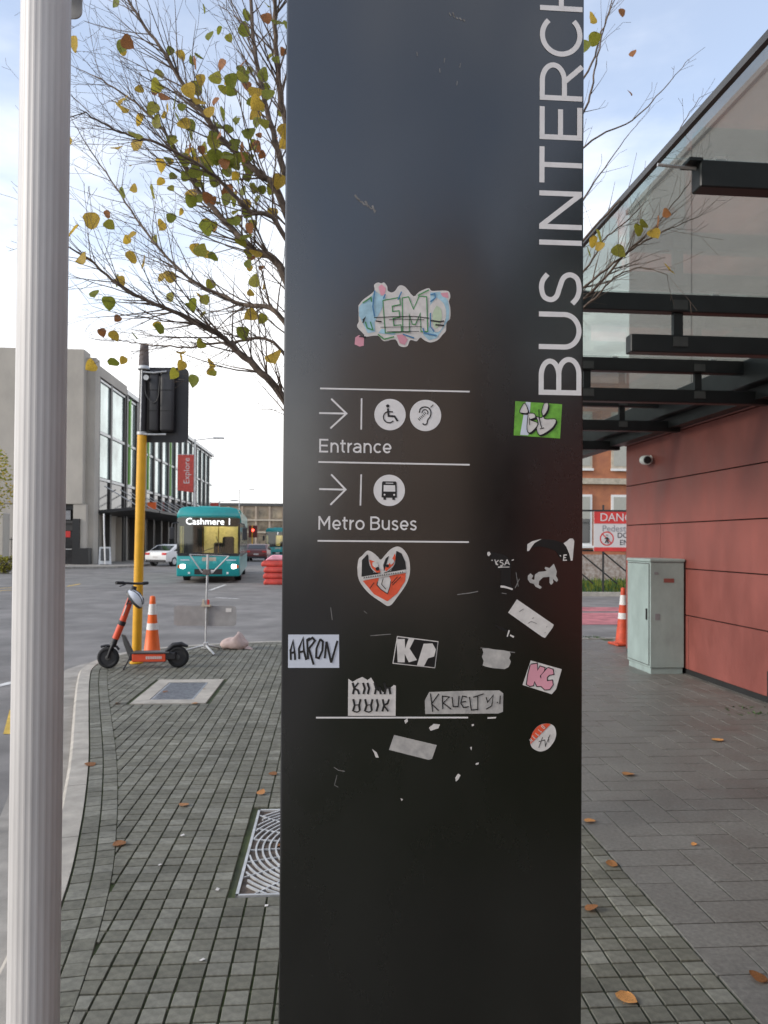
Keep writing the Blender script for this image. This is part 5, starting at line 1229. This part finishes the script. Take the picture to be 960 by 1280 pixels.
# ================================================================ TREE BEHIND THE SIGN
TX, TY = gc.x, gc.y
tree = thing('autumn_tree', 'nearly bare autumn tree with a few green and yellow leaves behind the sign', 'tree', (TX, TY, 0))
rnd = random.Random(11)
TO = Vector((TX,TY,0))
MB().tube([(0,0,-.01),(.01,0,.5),(-.01,.01,1.4),(.0,.0,2.3),(.03,-.02,3.2),(.02,.0,4.2),(.0,.05,5.4)], [.075,.062,.055,.048,.038,.026,.010], 12).build('trunk', M['bark'], tree, smooth=60)
twigs = []                                            # (point, direction) spots for leaves
def perturb(d, amt): return (d + Vector((rnd.gauss(0,amt), rnd.gauss(0,amt), rnd.gauss(0,amt)))).normalized()
def grow(m, p, d, ln, r, level):
    n = max(3, int(ln/.055)); path = [p.copy()]; rad = [r]; q = p.copy(); kids = []
    for i in range(n):
        d = perturb(d + Vector((0,0,.03)), .05); q = q + d*(ln/n); path.append(q.copy()); rad.append(max(.0009, r*(1-.80*(i+1)/n)))
        if level > 0 and i >= 1 and rnd.random() < (.62 if level > 1 else .42):
            ax = d.orthogonal().normalized(); ax.rotate(Matrix.Rotation(rnd.uniform(0,6.28),3,d)); kd = (d*math.cos(R(38)) + ax*math.sin(R(38))).normalized()
            kids.append((q.copy(), kd, ln*rnd.uniform(.30,.62)*(1-.45*i/n), rad[-1]*.62))
    m.tube(path, rad, 5 if r > .004 else 4, cap=False)
    twigs.append((path[-1]+TO, d.copy())); 
    if len(path) > 4: twigs.append((path[len(path)//2]+TO, d.copy()))
    for k in kids: grow(m, *k, level-1)
def limb(z0, pts, ydep, r0, r1, side_len, dens, lvl=2, ymid=None):
    P = [Vector((0,0,z0))]
    n = len(pts)
    for i, (x, y) in enumerate(pts):
        Y = TY + (ydep-TY)*((i+1)/n); P.append(at(x, y, Y) - TO)
    path = catmull(P, n=7); N_ = len(path)
    path = [p + Vector((rnd.gauss(0,.0025), rnd.gauss(0,.004), rnd.gauss(0,.0025))) for p in path]
    rad = [r0+(r1-r0)*(i/(N_-1))**.75 for i in range(N_)]
    m = MB(); m.tube(path, rad, 8, cap=False)
    for i in range(5, N_):
        for _k in range(2 if dens > .4 and rnd.random() < .55 else 1 if rnd.random() < dens+.15 else 0):
            d = (path[i]-path[i-1]).normalized(); ax = d.orthogonal().normalized(); ax.rotate(Matrix.Rotation(rnd.uniform(0,6.28),3,d))
            a = R(rnd.uniform(22,45)); kd = (d*math.cos(a)+ax*math.sin(a)).normalized()
            grow(m, path[i], kd, side_len*rnd.uniform(.45,1.25)*(1-.3*i/N_), min(.0050, rad[i]*.42), lvl)
    grow(m, path[-1], (path[-1]-path[-2]).normalized(), side_len*.6, r1, 1)
    m.build('limb', M['bark'], tree, smooth=60)
limb(1.75, [(353,496),(299,441),(267,414),(217,390),(158,363),(108,322)], 3.75, .026, .005, .50, .50)
limb(1.95, [(357,348),(314,312),(275,270),(248,238),(232,211),(205,164),(170,129),(125,98)], 4.35, .026, .004, .55, .55)
limb(2.20, [(357,262),(320,215),(275,170),(240,120),(200,60),(160,0),(130,-60)], 3.85, .024, .004, .5, .5)
limb(2.35, [(358,222),(335,140),(318,60),(310,-40),(300,-120)], 4.35, .022, .006, .5, .55)
limb(2.45, [(361,172),(347,80),(342,0),(336,-90)], 3.7, .022, .006, .5, .5)
limb(1.90, [(356,405),(300,380),(240,350),(190,300),(145,235),(105,175)], 4.75, .018, .003, .5, .55)
limb(1.90, [(352,438),(290,428),(230,434),(178,430),(140,424)], 4.45, .012, .002, .38, .5)
limb(2.10, [(358,300),(310,262),(262,215),(200,180),(150,165),(105,140)], 3.5, .016, .003, .45, .5)
limb(2.0, [(620,420),(729,300),(790,235),(817,209),(850,160),(876,120)], 4.1, .010, .0014, .22, .16, 1)
limb(2.2, [(640,280),(729,184),(790,150),(830,110),(860,75)], 4.2, .009, .0014, .22, .16, 1)
limb(1.9, [(620,440),(729,359),(790,310),(830,270),(868,219)], 3.9, .012, .0014, .32, .45, 1)
limb(1.9, [(620,430),(729,372),(775,325),(800,305),(840,285),(876,269)], 4.0, .012, .0014, .30, .45, 1)
limb(2.6, [(660,200),(729,100),(752,40),(765,0),(775,-60)], 4.2, .010, .0016, .3, .22, 1)
limb(2.4, [(660,250),(729,140),(745,80),(760,20),(790,-40)], 4.0, .010, .0016, .3, .25, 1)
limb(2.0, [(640,400),(729,250),(770,190),(800,150)], 4.5, .009, .0014, .24, .2, 1)
limb(1.85, [(620,450),(729,385),(765,350),(800,335),(835,345)], 3.85, .010, .0014, .28, .4, 1)
limb(1.85, [(620,440),(729,340),(755,300),(790,270),(822,232)], 4.15, .010, .0014, .28, .4, 1)
limb(2.5, [(480,300),(520,100),(540,-80),(560,-200)], 4.9, .022, .006, .5, .4)
limb(2.8, [(430,100),(420,-60),(400,-220)], 4.2, .020, .006, .5, .4)
limb(2.3, [(430,300),(400,150),(380,20),(360,-100)], 5.2, .02, .005, .5, .4)
# leaves
def leafmesh(k, mt):
    rl = random.Random(k); pts = []
    sh = [(0,0),(.14,.10),(.36,.06),(.50,-.10),(.52,-.32),(.42,-.58),(.24,-.80),(0,-1.0)] if k % 2 else [(0,0),(.18,.12),(.42,.02),(.56,-.2),(.46,-.46),(.34,-.72),(.18,-.86),(0,-.92)]
    vs = []; fs = []; cup = rl.uniform(.05,.5)
    for i, (x, y) in enumerate(sh):
        j = rl.uniform(-.03,.03); vs.append((0, y+.02*j, -.1*y*y*rl.uniform(0,1)))
        vs.append((x+j, y+j, cup*x*x+.15*y*y*rl.uniform(-.4,1))); vs.append((-x+j, y-j, cup*x*x*rl.uniform(.4,1.2)+.1*y*y))
    for i in range(len(sh)-1):
        a, b = i*3, i*3+3; fs += [(a,a+1,b+1,b), (a,b,b+2,a+2)]
    o = len(vs); vs += [(-.012,0,0),(.012,0,0),(.006,.42,.06),(-.006,.42,.06)]; fs.append((o,o+1,o+2,o+3))
    me = bpy.data.meshes.new('leaf'); me.from_pydata([Vector(v)*1.0 for v in vs], [], fs); me.materials.append(mt)
    for p in me.polygons: p.use_smooth = True
    return me
LM = [[leafmesh(k*7+m_i, mt) for k in range(5)] for m_i, mt in enumerate(LEAFM)]
cand = []
for p, d in twigs:
    s = proj(p)
    if not s: continue
    if 84 < s[0] < 358 and -60 < s[1] < 500:
        wgt = math.exp(-((s[0]-295)/70)**2 - ((s[1]-185)/120)**2) + .08
        cand.append((p, s, wgt))
rnd.shuffle(cand); nl = 0; placed = []
def put_leaf(p, mi, size):
    o = bpy.data.objects.new('leaf', rnd.choice(LM[mi])); C.objects.link(o); o.parent = tree
    o.location = p - TO; s = size*rnd.uniform(.75,1.5); o.scale = (s,s,s)
    o.rotation_euler = (R(90+rnd.gauss(0,28)), rnd.gauss(0,.45), rnd.gauss(0,.7))
for p, s, wgt in cand:
    if nl >= 255: break
    if rnd.random() > wgt*.55: continue
    if any((p-q).length < .024 for q in placed): continue
    core = math.exp(-((s[0]-300)/80)**2 - ((s[1]-190)/120)**2)
    x = rnd.random()
    mi = 0 if x < .18+.42*core else 1 if x < .40+.38*core else 2 if x < .84 else 3
    put_leaf(p, mi, .050 if mi < 3 else .044); placed.append(p); nl += 1
for x, y, mi, sz, Y in ((150,140,2,.115,3.6),(243,478,0,.08,3.8),(265,472,1,.07,3.9),(136,380,0,.085,3.7),(118,372,0,.085,3.72),(106,327,2,.085,3.7),(115,276,2,.08,3.8),(133,285,1,.075,3.8),(172,183,2,.085,3.8),(162,215,2,.075,3.9),(342,450,2,.085,3.9),(320,400,2,.075,4),(330,402,1,.07,4),(155,60,0,.08,4),
   (806,286,1,.085,3.9),(830,272,3,.09,3.88),(836,345,2,.075,3.9),(768,318,1,.07,3.95),(815,296,2,.08,3.9),(822,279,3,.07,3.9),(798,290,1,.09,3.9),(752,312,2,.07,3.95),(745,296,1,.07,3.95),(740,305,2,.085,3.9),(735,322,0,.085,3.92),(791,72,3,.06,4.1),(786,122,3,.05,4.1),(745,50,1,.07,4.1),(742,28,2,.06,4.1),(776,20,3,.06,4.1),(733,60,0,.075,4.1)):
    put_leaf(at(x, y-8, Y), mi, sz*.72)
# ================================================================ FALLEN LEAVES, WEEDS, LITTER
fm = [leafmesh(50+k, M['fallen']) for k in range(4)] + [leafmesh(60+k, LEAFM[3]) for k in range(2)]
def fallen(x, y, sz, lab, grp, kind=None, zo=0):
    p = gp(x, y) if x is not None else y
    o = bpy.data.objects.new('fallen_leaf', fm[rnd.randrange(5) if kind is None else kind]); C.objects.link(o)
    o.location = (p.x, p.y, .009+zo); s = sz*.62; o.scale = (s*rnd.uniform(.75,1.05),s,s*.45); o.rotation_euler = (rnd.gauss(0,.13), rnd.gauss(0,.13), rnd.uniform(0,6.28)); tag(o, lab, 'leaf', grp)
for x, y, s, lb in ((112,955,.12,'tan fallen leaf lying against the kerb stones'),(150,1058,.12,'large tan fallen leaf on the border setts following the kerb'),(231,1006,.10,'reddish brown fallen leaf alone in the middle of the setts'),(325,994,.09,'dry tan fallen leaf on the setts just behind the tree grate'),(345,968,.09,'dry tan fallen leaf on the setts just behind the tree grate'),(148,879,.12,'tan fallen leaf beside the outer corner of the pit cover'),(241,880,.10,'tan fallen leaf at the front edge of the pit cover'),(204,866,.09,'small tan fallen leaf on the steel lid of the pit cover'),(256,862,.07,'dark curled fallen leaf by the right side of the pit lid')): fallen(x, y, s, lb, 'fallen leaves on the setts')
fallen(781, 1254, .125, 'large orange fallen leaf with a stalk on the setts by the slabs', 'fallen leaves on the setts by the slabs')
for x, y, s in ((732,1027,.10),(764,1084,.11),(733,1138,.09)): fallen(x, y, s, 'dry orange fallen leaf on setts next to the slab paving', 'fallen leaves on the setts by the slabs')
for x, y, s in ((955,1229,.10),(901,927,.15),(788,968,.13),(869,1056,.05)): fallen(x, y, s, 'dry orange fallen leaf lying on the large smooth slabs', 'fallen leaves on the slabs')
for k in range(60):
    a = rnd.uniform(2.2,4.1); r_ = rnd.uniform(.20,.44); p = gc + Vector((math.cos(a)*r_, math.sin(a)*r_, 0))
    if not seen(p) or k % 3: continue
    fallen(None, p, .085, 'brown fallen leaf caught in the tree grate', 'fallen leaves in the tree grate', rnd.choice((0,1,4,5)), -.008)
for x, y, lab, n in ((740,797,'small weed tuft growing at the far kerb edge',60),(922,884,'low green weed at the foot of the red wall beside the black box',12),(945,893,'low green weeds around the black box foot',16)):
    p = gp(x, y); m = MB()
    for _ in range(n):
        q = Vector((rnd.gauss(0,.10), rnd.gauss(0,.06), 0)); a = rnd.uniform(0,3.1); d_ = Vector((math.cos(a),math.sin(a),0))*.012
        m.add([q-d_, q+d_, q+Vector((rnd.gauss(0,.04),rnd.gauss(0,.04),rnd.uniform(.008,.03)))], [(0,1,2)])
    o = m.build('weed_tuft', M['grass']); o.location = p; tag(o, lab, 'weed', kind='stuff')
for x, y in ((200,1082),(228,1045),(272,1113),(333,1133),(253,1201)):
    p = gp(x, y); o = MB().add([(-.012,-.006,.004),(.010,-.008,.005),(.014,.006,.008),(-.008,.009,.005)], [(0,1,2,3)]).build('litter_scrap', M['paper']); o.location = p; o.rotation_euler = (0,0,rnd.uniform(0,6)); tag(o, 'tiny white scrap of litter on the small setts', 'litter', 'white litter scraps on the setts')
